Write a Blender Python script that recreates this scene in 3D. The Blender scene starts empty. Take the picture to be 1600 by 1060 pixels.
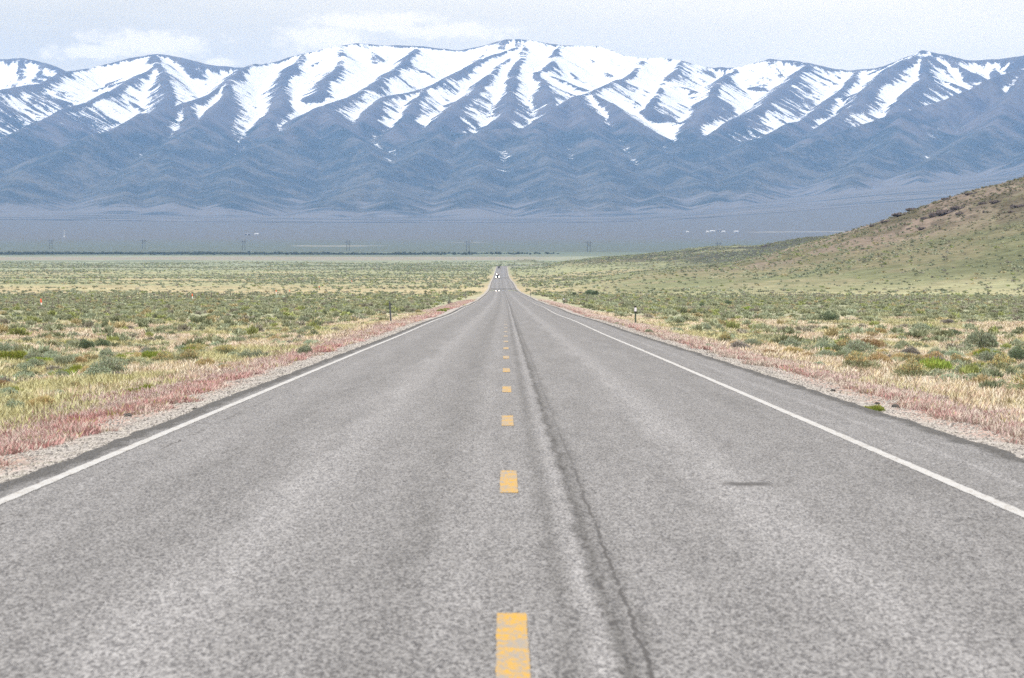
import bpy, math, random
import numpy as np
from mathutils import Vector, Matrix
R = math.radians
rng = np.random.default_rng(7)
random.seed(7)
sc = bpy.context.scene

# ------------------------------------------------------------------ camera
F = 5010.0            # focal length in pixels of a 1600 px wide frame
VX, HY = 788.0, 330.0 # where the road's direction and the level horizon fall
cam_d = bpy.data.cameras.new('camera')
cam = bpy.data.objects.new('camera', cam_d)
sc.collection.objects.link(cam)
cam_d.sensor_width = 36.0
cam_d.lens = F / 1600 * 36.0
cam_d.clip_start = 0.5
cam_d.clip_end = 60000
cam.location = (0, 0, 0)
cam.rotation_euler = (R(90) - math.atan((530 - HY) / F), 0, -math.atan((800 - VX) / F))
cam_d.dof.use_dof = True
cam_d.dof.focus_distance = 170.0
cam_d.dof.aperture_fstop = 9.0
sc.camera = cam

# ------------------------------------------------------------------ light
SUN_EL, SUN_AZ = 56.0, -125.0     # azimuth clockwise from +Y (the way the camera looks)
sun_d = bpy.data.lights.new('sun', 'SUN')
sun_d.energy = 3.3
sun_d.angle = R(0.5)
sun_d.color = (1.0, 0.95, 0.88)
sun = bpy.data.objects.new('sun', sun_d)
sc.collection.objects.link(sun)
sd = Vector((math.sin(R(SUN_AZ)) * math.cos(R(SUN_EL)), math.cos(R(SUN_AZ)) * math.cos(R(SUN_EL)), math.sin(R(SUN_EL))))
sun.rotation_euler = sd.to_track_quat('Z', 'Y').to_euler()

world = bpy.data.worlds.new('World')
sc.world = world
world.use_nodes = True
wn, wl = world.node_tree.nodes, world.node_tree.links
wn.clear()

def NN(nodes, t, **kw):
    n = nodes.new(t)
    for k, v in kw.items():
        setattr(n, k, v)
    return n

def math_node(nodes, links, op, a, b=None, c=None, clamp=False):
    n = nodes.new('ShaderNodeMath'); n.operation = op; n.use_clamp = clamp
    for i, v in enumerate((a, b, c)):
        if v is None: continue
        if isinstance(v, (int, float)): n.inputs[i].default_value = v
        else: links.new(v, n.inputs[i])
    return n.outputs[0]

def map_range(nodes, links, v, a, b, c=0.0, d=1.0, smooth=True):
    n = nodes.new('ShaderNodeMapRange')
    n.interpolation_type = 'SMOOTHSTEP' if smooth else 'LINEAR'
    links.new(v, n.inputs[0])
    for i, x in zip((1, 2, 3, 4), (a, b, c, d)): n.inputs[i].default_value = x
    return n.outputs[0]

def mixc(nodes, links, fac, a, b, mode='MIX'):
    n = nodes.new('ShaderNodeMix'); n.data_type = 'RGBA'; n.blend_type = mode
    for s, v in ((0, fac), (6, a), (7, b)):
        if isinstance(v, (int, float)): n.inputs[s].default_value = v
        elif isinstance(v, tuple): n.inputs[s].default_value = (*v[:3], 1)
        else: links.new(v, n.inputs[s])
    return n.outputs[2]

def noise(nodes, links, vec, scale, detail=4, rough=0.55, mapping=None, dist=0.0):
    if mapping:
        m = nodes.new('ShaderNodeMapping'); links.new(vec, m.inputs[0]); m.inputs[3].default_value = mapping
        vec = m.outputs[0]
    n = nodes.new('ShaderNodeTexNoise'); links.new(vec, n.inputs['Vector'])
    n.inputs['Scale'].default_value = scale; n.inputs['Detail'].default_value = detail
    n.inputs['Roughness'].default_value = rough; n.inputs['Distortion'].default_value = dist
    return n.outputs[0]

wt = NN(wn, 'ShaderNodeTexCoord')
sky = NN(wn, 'ShaderNodeTexSky', sky_type='NISHITA', sun_disc=False, sun_elevation=R(SUN_EL), sun_rotation=R(SUN_AZ))
sky.altitude = 1900; sky.air_density = 1.0; sky.dust_density = 2.0
vec = wt.outputs['Generated']
sx = NN(wn, 'ShaderNodeSeparateXYZ'); wl.new(vec, sx.inputs[0])
# cloud deck: soft stratus high up, brighter broken cumulus low over the range
n1 = noise(wn, wl, vec, 9.0, 6, 0.55, (1.0, 1.0, 3.2), 0.3)
n2 = noise(wn, wl, vec, 30.0, 6, 0.6, (1.0, 1.0, 2.6), 0.2)
side = map_range(wn, wl, sx.outputs[0], -0.17, 0.10, 0.0, 0.5)
cov = math_node(wn, wl, 'ADD', math_node(wn, wl, 'ADD', math_node(wn, wl, 'MULTIPLY', n1, 0.55), math_node(wn, wl, 'MULTIPLY', n2, 0.55)), side)
cfac = map_range(wn, wl, cov, 0.36, 0.60, 0.7, 1.0)
thick = map_range(wn, wl, noise(wn, wl, vec, 6.0, 4, 0.5, (1, 1, 5.0)), 0.35, 0.65, 0.0, 1.0)
ccol = mixc(wn, wl, thick, (0.485, 0.452, 0.382), (0.58, 0.53, 0.435))
# cumulus puffs: two low banks of bright cloud just above the crest, left of the middle
def puff(cx, cz, rx, rz):
    a = math_node(wn, wl, 'DIVIDE', math_node(wn, wl, 'SUBTRACT', sx.outputs[0], cx), rx)
    b = math_node(wn, wl, 'DIVIDE', math_node(wn, wl, 'SUBTRACT', sx.outputs[2], cz), rz)
    s = math_node(wn, wl, 'SQRT', math_node(wn, wl, 'ADD', math_node(wn, wl, 'MULTIPLY', a, a), math_node(wn, wl, 'MULTIPLY', b, b)))
    return math_node(wn, wl, 'SUBTRACT', 1.0, s)
pn = noise(wn, wl, vec, 150.0, 6, 0.62, (1.0, 1.0, 1.9), 0.25)
def dirx(px): return (px - VX) / F
def dirz(py): return (HY - py) / F
puffs = None
for (px, py, wx, wz) in ((235, 72, 115, 26), (150, 84, 90, 16), (520, 62, 90, 30), (590, 38, 130, 20), (345, 100, 25, 8), (700, 50, 120, 16)):
    p = puff(dirx(px), dirz(py), wx / F, wz / F)
    puffs = p if puffs is None else math_node(wn, wl, 'MAXIMUM', puffs, p)
pf = math_node(wn, wl, 'ADD', puffs, math_node(wn, wl, 'MULTIPLY', math_node(wn, wl, 'SUBTRACT', pn, 0.5), 1.9))
pmask = map_range(wn, wl, pf, -0.1, 0.6, 0.0, 0.85)
skym = NN(wn, 'ShaderNodeMix', data_type='RGBA'); skym.blend_type = 'MULTIPLY'; skym.inputs[0].default_value = 1.0
ccol = mixc(wn, wl, side, ccol, (0.74, 0.665, 0.545))
wl.new(sky.outputs[0], skym.inputs[6]); skym.inputs[7].default_value = (0.105, 0.105, 0.105, 1)
c1 = mixc(wn, wl, cfac, skym.outputs[2], ccol)
c2 = mixc(wn, wl, pmask, c1, (0.74, 0.66, 0.56))
bg = NN(wn, 'ShaderNodeBackground'); wl.new(c2, bg.inputs[0]); bg.inputs[1].default_value = 1.0
wo = NN(wn, 'ShaderNodeOutputWorld'); wl.new(bg.outputs[0], wo.inputs[0])

sc.view_settings.view_transform = 'Standard'
sc.view_settings.look = 'None'
sc.view_settings.exposure = 1.15
sc.view_settings.gamma = 1.0
sc.render.engine = 'CYCLES'
sc.cycles.use_denoising = False   # the photograph has fine sensor grain of its own
sc.cycles.max_bounces = 6
sc.cycles.diffuse_bounces = 2
sc.cycles.glossy_bounces = 2
sc.cycles.volume_bounces = 1
sc.cycles.transparent_max_bounces = 6

# ------------------------------------------------------------------ number helpers
def hsh(ix, iy, seed):
    ix = ix.astype(np.int64); iy = iy.astype(np.int64)
    h = (ix * 374761393 + iy * 668265263 + seed * 2147483647) & 0xffffffff
    h = ((h ^ (h >> 13)) * 1274126177) & 0xffffffff
    h = h ^ (h >> 16)
    return (h & 0xffffff) / float(0xffffff)

def vnoise(x, y, seed=0):
    x = np.asarray(x, float); y = np.asarray(y, float)
    x0 = np.floor(x); y0 = np.floor(y)
    fx = x - x0; fy = y - y0
    fx = fx * fx * (3 - 2 * fx); fy = fy * fy * (3 - 2 * fy)
    a = hsh(x0, y0, seed); b = hsh(x0 + 1, y0, seed); c = hsh(x0, y0 + 1, seed); d = hsh(x0 + 1, y0 + 1, seed)
    return (a * (1 - fx) + b * fx) * (1 - fy) + (c * (1 - fx) + d * fx) * fy

def fbm(x, y, octv=4, seed=0, gain=0.5):
    s = 0; a = 1; t = 0
    for i in range(octv):
        s = s + a * vnoise(x * 2 ** i + 17.3 * i, y * 2 ** i - 9.1 * i, seed + i); t += a; a *= gain
    return s / t

def sstep(v, a, b):
    t = np.clip((np.asarray(v, float) - a) / (b - a), 0, 1)
    return t * t * (3 - 2 * t)

def hermite(xk, yk):
    xk = np.array(xk, float); yk = np.array(yk, float)
    d = np.diff(yk) / np.diff(xk)
    m = np.zeros(len(xk)); m[0] = d[0]; m[-1] = d[-1]
    for i in range(1, len(xk) - 1):
        w1 = xk[i + 1] - xk[i]; w0 = xk[i] - xk[i - 1]
        m[i] = (d[i - 1] * w1 + d[i] * w0) / (w0 + w1)
    def f(x):
        x = np.asarray(x, float)
        i = np.clip(np.searchsorted(xk, x) - 1, 0, len(xk) - 2)
        h = xk[i + 1] - xk[i]; t = (x - xk[i]) / h
        r = (2*t**3 - 3*t**2 + 1) * yk[i] + (t**3 - 2*t**2 + t) * h * m[i] + (-2*t**3 + 3*t**2) * yk[i+1] + (t**3 - t**2) * h * m[i+1]
        r = np.where(x < xk[0], yk[0] + (x - xk[0]) * m[0], r)
        return np.where(x > xk[-1], yk[-1] + (x - xk[-1]) * m[-1], r)
    return f

def new_mesh_obj(name, v, f, mat=None, parent=None, attrs=None, smooth=False, cols=None):
    """v (N,3); f (M,k) with k 3 or 4; attrs {name: (N,)}; cols {name: (N,3)}"""
    v = np.ascontiguousarray(v, np.float32); f = np.ascontiguousarray(f, np.int32)
    me = bpy.data.meshes.new(name)
    me.vertices.add(len(v)); me.vertices.foreach_set('co', v.ravel())
    k = f.shape[1]
    me.loops.add(f.size); me.loops.foreach_set('vertex_index', f.ravel())
    me.polygons.add(len(f))
    me.polygons.foreach_set('loop_start', np.arange(0, f.size, k, dtype=np.int32))
    try: me.polygons.foreach_set('loop_total', np.full(len(f), k, np.int32))
    except Exception: pass
    me.update(calc_edges=True)
    me.polygons.foreach_set('use_smooth', np.full(len(f), smooth, bool))
    for n, a in (attrs or {}).items():
        at = me.attributes.new(n, 'FLOAT', 'POINT'); at.data.foreach_set('value', np.ascontiguousarray(a, np.float32))
    for n, a in (cols or {}).items():
        at = me.attributes.new(n, 'FLOAT_COLOR', 'POINT')
        c = np.ones((len(v), 4), np.float32); c[:, :3] = a
        at.data.foreach_set('color', c.ravel())
    if mat: me.materials.append(mat)
    o = bpy.data.objects.new(name, me)
    sc.collection.objects.link(o)
    if parent: o.parent = parent
    return o

def tag(o, label=None, cat=None, group=None, kind=None):
    if label: o['label'] = label
    if cat: o['category'] = cat
    if group: o['group'] = group
    if kind: o['kind'] = kind
    return o

def empty(name, loc=(0, 0, 0), rz=0.0):
    o = bpy.data.objects.new(name, None); o.location = loc; o.rotation_euler = (0, 0, rz)
    o.empty_display_size = 0.2
    sc.collection.objects.link(o); return o

def grid_faces(nr, nc):
    i = np.arange(nr - 1)[:, None] * nc + np.arange(nc - 1)[None, :]
    return np.stack([i, i + 1, i + nc + 1, i + nc], -1).reshape(-1, 4)

# ------------------------------------------------------------------ materials
def material(name):
    m = bpy.data.materials.new(name); m.use_nodes = True
    n = m.node_tree.nodes; l = m.node_tree.links; n.clear()
    b = n.new('ShaderNodeBsdfPrincipled'); o = n.new('ShaderNodeOutputMaterial')
    l.new(b.outputs[0], o.inputs[0]); b.inputs['Roughness'].default_value = 0.9
    b.inputs['Specular IOR Level'].default_value = 0.2
    return m, n, l, b

def simple_mat(name, col, rough=0.7, metal=0.0, var=0.15, scale=6.0, spec=0.4):
    m, n, l, b = material(name)
    tc = n.new('ShaderNodeTexCoord')
    f = map_range(n, l, noise(n, l, tc.outputs['Object'], scale, 5, 0.6), 0.3, 0.7)
    l.new(mixc(n, l, f, tuple(c * (1 - var) for c in col), tuple(min(1, c * (1 + var)) for c in col)), b.inputs['Base Color'])
    b.inputs['Roughness'].default_value = rough; b.inputs['Metallic'].default_value = metal
    b.inputs['Specular IOR Level'].default_value = spec
    return m

def emit_mat(name, col, s):
    m, n, l, b = material(name)
    b.inputs['Base Color'].default_value = (*col, 1)
    b.inputs['Emission Color'].default_value = (*col, 1); b.inputs['Emission Strength'].default_value = s
    return m

def leaf_material(name, transl=0.2, rough=0.75):
    m, n, l, b = material(name)
    at = NN(n, 'ShaderNodeAttribute', attribute_name='tint')
    oi = n.new('ShaderNodeObjectInfo')
    v = math_node(n, l, 'MULTIPLY_ADD', oi.outputs['Random'], 0.35, 0.85)
    c = mixc(n, l, 1.0, at.outputs['Color'], (1, 1, 1), 'MULTIPLY')
    hs = n.new('ShaderNodeHueSaturation'); l.new(c, hs.inputs['Color']); l.new(v, hs.inputs['Value'])
    l.new(math_node(n, l, 'MULTIPLY_ADD', oi.outputs['Random'], 0.03, 0.485), hs.inputs['Hue'])
    l.new(hs.outputs[0], b.inputs['Base Color']); b.inputs['Roughness'].default_value = rough
    tr = n.new('ShaderNodeBsdfTranslucent'); l.new(hs.outputs[0], tr.inputs[0])
    mx = n.new('ShaderNodeMixShader'); mx.inputs[0].default_value = transl
    l.new(b.outputs[0], mx.inputs[1]); l.new(tr.outputs[0], mx.inputs[2])
    l.new(mx.outputs[0], n['Material Output'].inputs[0])
    return m
M_LEAF = leaf_material('leaves')

# ------------------------------------------------------------------ terrain
prof = hermite([-60, 0, 427, 705, 1035, 1068, 1110, 1307, 1700, 1960, 2962, 4000, 5000, 6700, 9000, 12000, 16000, 20000],
               [1.55 - 60 * .0247, 1.55, 12.09, 18.4, 25.35, 25.95, 26.55, 29.3, 36.1, 40.0, 51.4, 63.2, 73.0, 86.4, 97.0, 86.0, 38.0, -40.0])

# rows every ~1 % of the distance
ys = [-12.0]
while ys[-1] < 16500:
    y = ys[-1]
    ys.append(y + min(max(0.2, 0.009 * abs(y)), 75.0 if y > 3500 else 14.0))
RY = np.array(ys)
def undul(y):
    return 0.035 * np.sin(y / 21.0) * sstep(y, 60, 160) * (1 - sstep(y, 620, 800)) + 0.03 * np.sin(y / 47.0 + 1) * sstep(y, 80, 200) * (1 - sstep(y, 620, 800))
RZ = -prof(RY) + undul(RY)
def zr(y): return np.interp(y, RY, RZ)

_cx = hermite([0, 500, 1068, 1792, 2962], [0, 0, -0.9, -2.1, -2.9])
def cxf(y):
    y = np.asarray(y, float)
    s = np.clip(y - 3000, 0, 350)
    base = _cx(np.minimum(y, 2962))
    base = np.where(y < 0, 0, base)
    return base + s * s / 1200.0 + np.maximum(y - 3350, 0) * 0.583
EL, ER = -4.03, 4.82      # pavement edges from the camera's line

# the hills right of the road
h1 = hermite([20, 40, 60, 78, 92.5, 106.6, 120, 134, 153, 168, 183, 198, 213, 228, 243, 273, 333, 480, 900],
             [0, 1.4, 4.4, 6.5, 7.5, 9.1, 12.1, 16.0, 21.4, 25.0, 30.1, 35.8, 40.9, 45.4, 49.9, 59, 71, 85, 95])
P2 = [(800, 420.6), (850, 417), (880, 409), (905, 406), (930, 403), (1000, 398.5), (1050, 393), (1100, 387), (1151, 385.5), (1190, 384.5), (1222, 378), (1276, 370.5), (1300, 368), (1400, 352), (1600, 335), (2200, 320)]
h2 = hermite([(p - VX) / F * 2600 for p, q in P2], [(HY - q) / F * 2600 + 47.8 for p, q in P2])
def hills(x, y):
    w = fbm(x / 60, y / 90, 4, 3) - 0.5
    g1 = sstep(y, 820, 1500) * (1 - sstep(y, 1520, 2000))
    xx = x + 16 * (fbm(x / 130, y / 130, 3, 9) - 0.5)
    b1 = np.where(x > 20, np.maximum(h1(np.clip(xx, 20, 900)), 0), 0) * g1
    b1 = b1 + g1 * sstep(b1, 4, 30) * w * 7
    g2 = sstep(y, 1900, 2600) * (1 - sstep(y, 2620, 2980))
    b2 = np.where(x > 6, np.maximum(h2(np.clip(x, 6.3, 730)), 0), 0) * g2
    b2 = b2 + g2 * sstep(b2, 4, 20) * w * 6
    m3 = 4.6 * np.exp(-((x - 26) / 17) ** 4) * np.exp(-((y - 3650) / 90) ** 2)
    return b1 + b2 + m3

def fan_rise(x, y):
    px = VX + x / np.maximum(y, 1) * F
    return sstep(y, 11500, 17500) * 225 * sstep(px, 880, 1750) + sstep(y, 13000, 17000) * 25 * (1 - sstep(px, 0, 500))

def side_d(x, y):
    lat = x - cxf(y)
    return np.maximum(lat - ER, EL - lat)

def ground_z(x, y):
    x = np.asarray(x, float); y = np.asarray(y, float)
    d = side_d(x, y)
    d = np.where(y > 3900, 1000, d)
    off = np.interp(d, [-0.35, -0.12, 0.0, 0.9, 3.0, 9.0, 30.0], [-0.3, -0.11, -0.055, -0.13, -0.35, -0.8, -0.9])
    rough = (fbm(x / 2.3, y / 2.3, 3, 5) - 0.5) * 0.16 * sstep(d, 0.6, 3.0) + (fbm(x / 14, y / 14, 3, 6) - 0.5) * 0.7 * sstep(d, 4, 14)
    rough = rough + (fbm(x / 160, y / 160, 3, 8) - 0.5) * 3.0 * sstep(d, 60, 200) * sstep(y, 300, 900)
    return zr(y) + off + rough + hills(x, y) + fan_rise(x, y)

def at_px(px, py, y0=12.0):
    """world point on the ground seen at photo pixel (px, py)"""
    y = y0
    k = (HY - py) / F; kx = (px - VX) / F
    while y < 14000:
        if float(ground_z(kx * y, y)) >= k * y:
            return kx * y, y
        y *= 1.004
    return kx * y, y

# ground sheet: fixed fine columns beside the road, then fanning out
fine = np.arange(-12.5, 12.51, 0.25)
u = (np.arange(1, 231) / 230.0)
def row_x(y):
    w = 0.34 * max(y, 0) + 60
    k = 0.62 * u + 0.38 * u ** 3
    r = 12.5 + (w - 12.5) * k
    return np.concatenate([-r[::-1], fine, r])
GY = np.concatenate([RY[RY < 15300], [15500.0, 16400.0]])
GX = np.stack([row_x(y) for y in GY]) + cxf(np.minimum(GY, 3000))[:, None]
GYY = np.repeat(GY[:, None], GX.shape[1], 1)
GZ = ground_z(GX, GYY)
GZ[-1] -= 40; GZ[-2] -= 4

def lerp(a, b, t): return a + (b - a) * t[..., None]
def C(*c): return np.array(c, float)
STRAW, STRAW2 = C(.30, .27, .185), C(.285, .25, .165)
PALE = C(.36, .325, .27)
SAGE = C(.17, .185, .135)
OLIVE = C(.16, .17, .108)
GREYG = C(.155, .175, .135)
GRAVEL = C(.25, .242, .245)
PINK = C(.27, .205, .19)
TAN = C(.32, .265, .22)
def ground_color(x, y, d, hb):
    n1 = fbm(x / 3.0, y / 3.0, 4, 21); n2 = fbm(x / 14.0, y / 26.0, 4, 22); n3 = fbm(x / 90.0, y / 120.0, 4, 23)
    nf = fbm(x / 300.0, y / 160.0, 4, 25)
    c = np.zeros(x.shape + (3,)) + PALE
    c = lerp(c, STRAW + 0 * c, sstep(n1 * .4 + n2 * .6, .42, .58))
    c = lerp(c, OLIVE * 1.2 + 0 * c, sstep(n2, .52, .66) * sstep(d, 6, 20) * .7)
    t = sstep(y + 120 * (n3 - .5), 190, 260)
    c = lerp(c, (SAGE * 1.25) + 0 * c, t * .75)
    t = sstep(y + 420 * (n3 - .5) + 200 * (fbm(x / 45, y / 160, 3, 82) - .5), 600, 820)          # straw belt
    c = lerp(c, lerp(STRAW2 + 0 * c, OLIVE * 1.35 + 0 * c, np.maximum(sstep(n3 + .4 * (n2 - .5), .50, .66), .6 * sstep(x / np.maximum(y, 1), .01, .06))), t)
    t = sstep(y + 420 * (n3 - .5) + 200 * (nf - .5), 1080, 1250)
    mid = lerp(OLIVE * 1.25 + 0 * c, STRAW2 * .9 + 0 * c, sstep(nf * .5 + n3 * .5 + .08 * np.sin(y / 75.0), .50, .60) * .8)
    c = lerp(c, mid, t)
    t = sstep(y + 500 * (nf - .5), 2300, 3000)
    c = lerp(c, lerp(GREYG * 1.15 + 0 * c, OLIVE + 0 * c, sstep(nf, .45, .6) * .5), t)
    right = sstep(x / np.maximum(y, 1), 0.01, 0.05)
    c = lerp(c, lerp(C(.105, .12, .07) + 0 * c, STRAW * .58 + 0 * c, sstep(n3 * .6 + n2 * .4, .48, .62) * .75), right * sstep(y, 850, 1100) * (1 - sstep(y, 2000, 2300)) * .85)
    c = lerp(c, C(.07, .075, .065) + 0 * c, sstep(n3 * .5 + n2 * .5, .38, .52) * sstep(y, 2050, 2300) * (1 - sstep(y, 3300, 3600)) * sstep(hb, 2, 12))
    # bare pinkish soil along the near hill's shoulder, dark scree on its face
    cr = sstep(hb, 5, 30)
    brow = sstep(y + 160 * (n3 - .5), 1270, 1400) * (1 - sstep(y, 1700, 1800)) * right
    c = lerp(c, lerp(C(.20, .16, .14) + 0 * c, C(.125, .12, .07) + 0 * c, sstep(n2, .50, .64)), brow * sstep(hb, 3, 9) * sstep(n1 * .3 + n2 * .3 + n3 * .5, .34, .52) * .95)
    dk = sstep(n2 * .6 + n1 * .4, .44, .55) * sstep(hb, 14, 28) * (1 - sstep(y, 1400, 1500))
    c = lerp(c, C(.085, .07, .06) + 0 * c, dk * .75)
    c = lerp(c, C(.11, .115, .085) + 0 * c, (sstep(y, 3520, 3600) * (1 - sstep(y, 3720, 3800))) * sstep(hb, .6, 2) * .8)
    c = c * (1 - .3 * sstep(hb, 2, 10))[..., None]
    # far bands across the valley floor
    px = VX + x / np.maximum(y, 1) * F
    left = 1 - sstep(px, 760, 960)
    yy = y + 130 * (nf - .5)
    c = lerp(c, C(.11, .13, .105) + 0 * c, sstep(yy, 4050, 4150) * (1 - sstep(yy, 4380, 4450)) * sstep(n3, .35, .6) * .8)
    c = lerp(c, C(.19, .175, .155) + 0 * c, sstep(yy, 4430, 4650) * (1 - sstep(yy, 5350, 5550)) * left * .95)
    c = lerp(c, C(.11, .13, .105) + 0 * c, sstep(yy, 5500, 5650))
    c = lerp(c, C(.085, .11, .09) + 0 * c, sstep(yy, 6050, 6200) * (1 - sstep(yy, 6750, 6850)) * (.4 + .6 * left))
    c = lerp(c, C(.075, .088, .075) + 0 * c, sstep(y, 6800, 6950))
    c = lerp(c, C(.085, .084, .085) + 0 * c, sstep(y + 900 * (nf - .5), 8800, 11500))
    fx = fbm(x / 700.0, y / 60.0, 3, 31)
    def streak(pa, pb, ya, yb, s, col=C(.20, .19, .17)):
        nonlocal c
        w = sstep(px, pa, pa + 30) * (1 - sstep(px, pb - 30, pb)) * sstep(y, ya, ya + (yb - ya) * .3) * (1 - sstep(y, yb - (yb - ya) * .3, yb)) * s
        c = lerp(c, col + 0 * c, w)
    streak(445, 620, 8900, 9150, sstep_arr(fx, .3, .5)); streak(690, 770, 9900, 10100, .5); streak(780, 880, 5850, 5990, .8)
    streak(1160, 1700, 12250, 12420, .8)
    # roadside: crumbled gravel, then the reddish cheatgrass strip
    dd = d + (n1 - .5) * .9 + (n2 - .5) * .7
    vb = 1 - sstep(y, 3300, 3500)
    c = lerp(c, PINK + 0 * c, (1 - sstep(dd, 2.4, 3.4)) * vb * (1 - .85 * sstep(y, 300, 600)))
    c = lerp(c, GRAVEL + 0 * c, (1 - sstep(dd, .55, 1.0)) * vb)
    c = lerp(c, C(.13, .125, .125) + 0 * c, (1 - sstep(d + (n1 - .5) * .2, .02, .16)) * vb * .9)
    return c * (0.86 + 0.28 * n1)[..., None]
def sstep_arr(v, a, b): return sstep(v, a, b)

HB = hills(GX, GYY)
GD = np.where(GYY > 3900, 1000, side_d(GX, GYY))
GC = ground_color(GX, GYY, GD, HB)

m_ground, n, l, b = material('ground_soil')
at = NN(n, 'ShaderNodeAttribute', attribute_name='soil')
geo = n.new('ShaderNodeNewGeometry'); P = geo.outputs['Position']
def dist_fade(n, l, a, b_):
    s = n.new('ShaderNodeSeparateXYZ'); l.new(P, s.inputs[0]); return map_range(n, l, s.outputs[1], a, b_)
a1 = noise(n, l, P, 22.0, 4, 0.7); a2 = noise(n, l, P, 1.6, 6, 0.65); a3 = noise(n, l, P, 0.22, 5, 0.65)
a4 = noise(n, l, P, 0.03, 6, 0.7)
v = math_node(n, l, 'ADD', math_node(n, l, 'MULTIPLY', a1, .35), math_node(n, l, 'MULTIPLY', a2, .65))
v2 = math_node(n, l, 'ADD', math_node(n, l, 'MULTIPLY', a3, .7), math_node(n, l, 'MULTIPLY', a4, .3))
vm = n.new('ShaderNodeMix'); l.new(dist_fade(n, l, 150, 700), vm.inputs[0]); l.new(v, vm.inputs[2]); l.new(v2, vm.inputs[3])
g = map_range(n, l, vm.outputs[0], .33, .67, .55, 1.42, False)
mul = n.new('ShaderNodeVectorMath'); mul.operation = 'SCALE'; l.new(at.outputs['Color'], mul.inputs[0]); l.new(g, mul.inputs['Scale'])
# straw / green speckle
sp = map_range(n, l, noise(n, l, P, 0.9, 5, 0.7, None), .55, .66, 0, .35)
c = mixc(n, l, sp, mul.outputs[0], (.14, .165, .085))
l.new(c, b.inputs['Base Color'])
bp = n.new('ShaderNodeBump'); bp.inputs['Strength'].default_value = .7; bp.inputs['Distance'].default_value = .05
l.new(v, bp.inputs['Height']); l.new(bp.outputs[0], b.inputs['Normal'])
b.inputs['Roughness'].default_value = 1.0; b.inputs['Specular IOR Level'].default_value = 0.05
ground = new_mesh_obj('ground', np.stack([GX, GYY, GZ], -1).reshape(-1, 3), grid_faces(*GX.shape), m_ground, smooth=True, cols={'soil': GC.reshape(-1, 3)})
tag(ground, 'sagebrush plain falling away into the valley on both sides of the road', kind='structure')

# ------------------------------------------------------------------ road
m_road, n, l, b = material('worn_asphalt')
lat = NN(n, 'ShaderNodeAttribute', attribute_name='lat').outputs['Fac']
edg = NN(n, 'ShaderNodeAttribute', attribute_name='edge').outputs['Fac']
geo = n.new('ShaderNodeNewGeometry'); P = geo.outputs['Position']
sep = n.new('ShaderNodeSeparateXYZ'); l.new(P, sep.inputs[0]); Y = sep.outputs[1]
mp_ = n.new('ShaderNodeMapping'); l.new(P, mp_.inputs[0]); mp_.inputs[3].default_value = (1, .24, 1)
vor = n.new('ShaderNodeTexVoronoi'); l.new(mp_.outputs[0], vor.inputs['Vector']); vor.inputs['Scale'].default_value = 92; vor.inputs['Randomness'].default_value = 1
ag = n.new('ShaderNodeSeparateColor'); l.new(vor.outputs['Color'], ag.inputs[0])
fineN = noise(n, l, P, 55.0, 3, 0.8, (1, .2, 1))
blot = noise(n, l, P, 5.5, 5, 0.65, (1, .25, 1))
strk = noise(n, l, P, 3.0, 5, 0.6, (1.0, 0.035, 1.0))
strk2 = noise(n, l, P, 9.0, 4, 0.6, (1.0, 0.05, 1.0))
crossN = noise(n, l, P, 1.0, 5, 0.7, (0.25, 3.0, 1.0))
base = math_node(n, l, 'ADD', math_node(n, l, 'MULTIPLY', ag.outputs[0], .42), math_node(n, l, 'MULTIPLY', fineN, .58))
col = mixc(n, l, map_range(n, l, base, .30, .70, 0, 1, False), (.044, .045, .053), (.192, .195, .212))
def gauss(c0, w, amp, wob=0.0, wn_=None):
    dlt = math_node(n, l, 'SUBTRACT', lat, c0)
    if wob: dlt = math_node(n, l, 'ADD', dlt, math_node(n, l, 'MULTIPLY', math_node(n, l, 'SUBTRACT', wn_, .5), wob))
    q = math_node(n, l, 'DIVIDE', dlt, w)
    e = math_node(n, l, 'POWER', 2.718, math_node(n, l, 'MULTIPLY', math_node(n, l, 'MULTIPLY', q, q), -1.0))
    return math_node(n, l, 'MULTIPLY', e, amp)
wob = noise(n, l, P, 0.55, 4, 0.6, (0.2, 0.5, 1.0))
wob2 = noise(n, l, P, 3.0, 5, 0.7, (1, .3, 1))
# light: dust-polished strips; dark: wheel strips, seam either side of the joint
light = math_node(n, l, 'ADD', gauss(-1.55, .26, .6, .8, strk), gauss(1.85, .24, .6, .8, strk))
light = math_node(n, l, 'ADD', light, gauss(.41, .06, .6, .16, wob2))
light = math_node(n, l, 'ADD', light, gauss(-.22, .2, .22, .3, wob2))
light = math_node(n, l, 'ADD', light, gauss(4.15, .05, .5, .25, wob))
light = math_node(n, l, 'ADD', light, gauss(-3.0, .35, .2, .3, strk))
dark = math_node(n, l, 'ADD', gauss(.50, .042, 1.0, .24, wob2), gauss(.27, .06, .5, .16, wob2))
dark = math_node(n, l, 'ADD', dark, gauss(.60, .05, .45, .30, wob2))
dark = math_node(n, l, 'ADD', dark, gauss(-.62, .22, .28, .3, strk2))
dark = math_node(n, l, 'ADD', dark, gauss(3.25, .3, .18, .3, strk2))
dark = math_node(n, l, 'ADD', dark, gauss(-2.55, .3, .14, .3, strk2))
tone = math_node(n, l, 'ADD', math_node(n, l, 'MULTIPLY', math_node(n, l, 'SUBTRACT', strk, .5), 1.1), math_node(n, l, 'MULTIPLY', math_node(n, l, 'SUBTRACT', blot, .5), .8))
tone = math_node(n, l, 'ADD', tone, math_node(n, l, 'MULTIPLY', math_node(n, l, 'SUBTRACT', crossN, .5), .35))
tone = math_node(n, l, 'ADD', tone, math_node(n, l, 'MULTIPLY', math_node(n, l, 'SUBTRACT', strk2, .5), .5))
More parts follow.
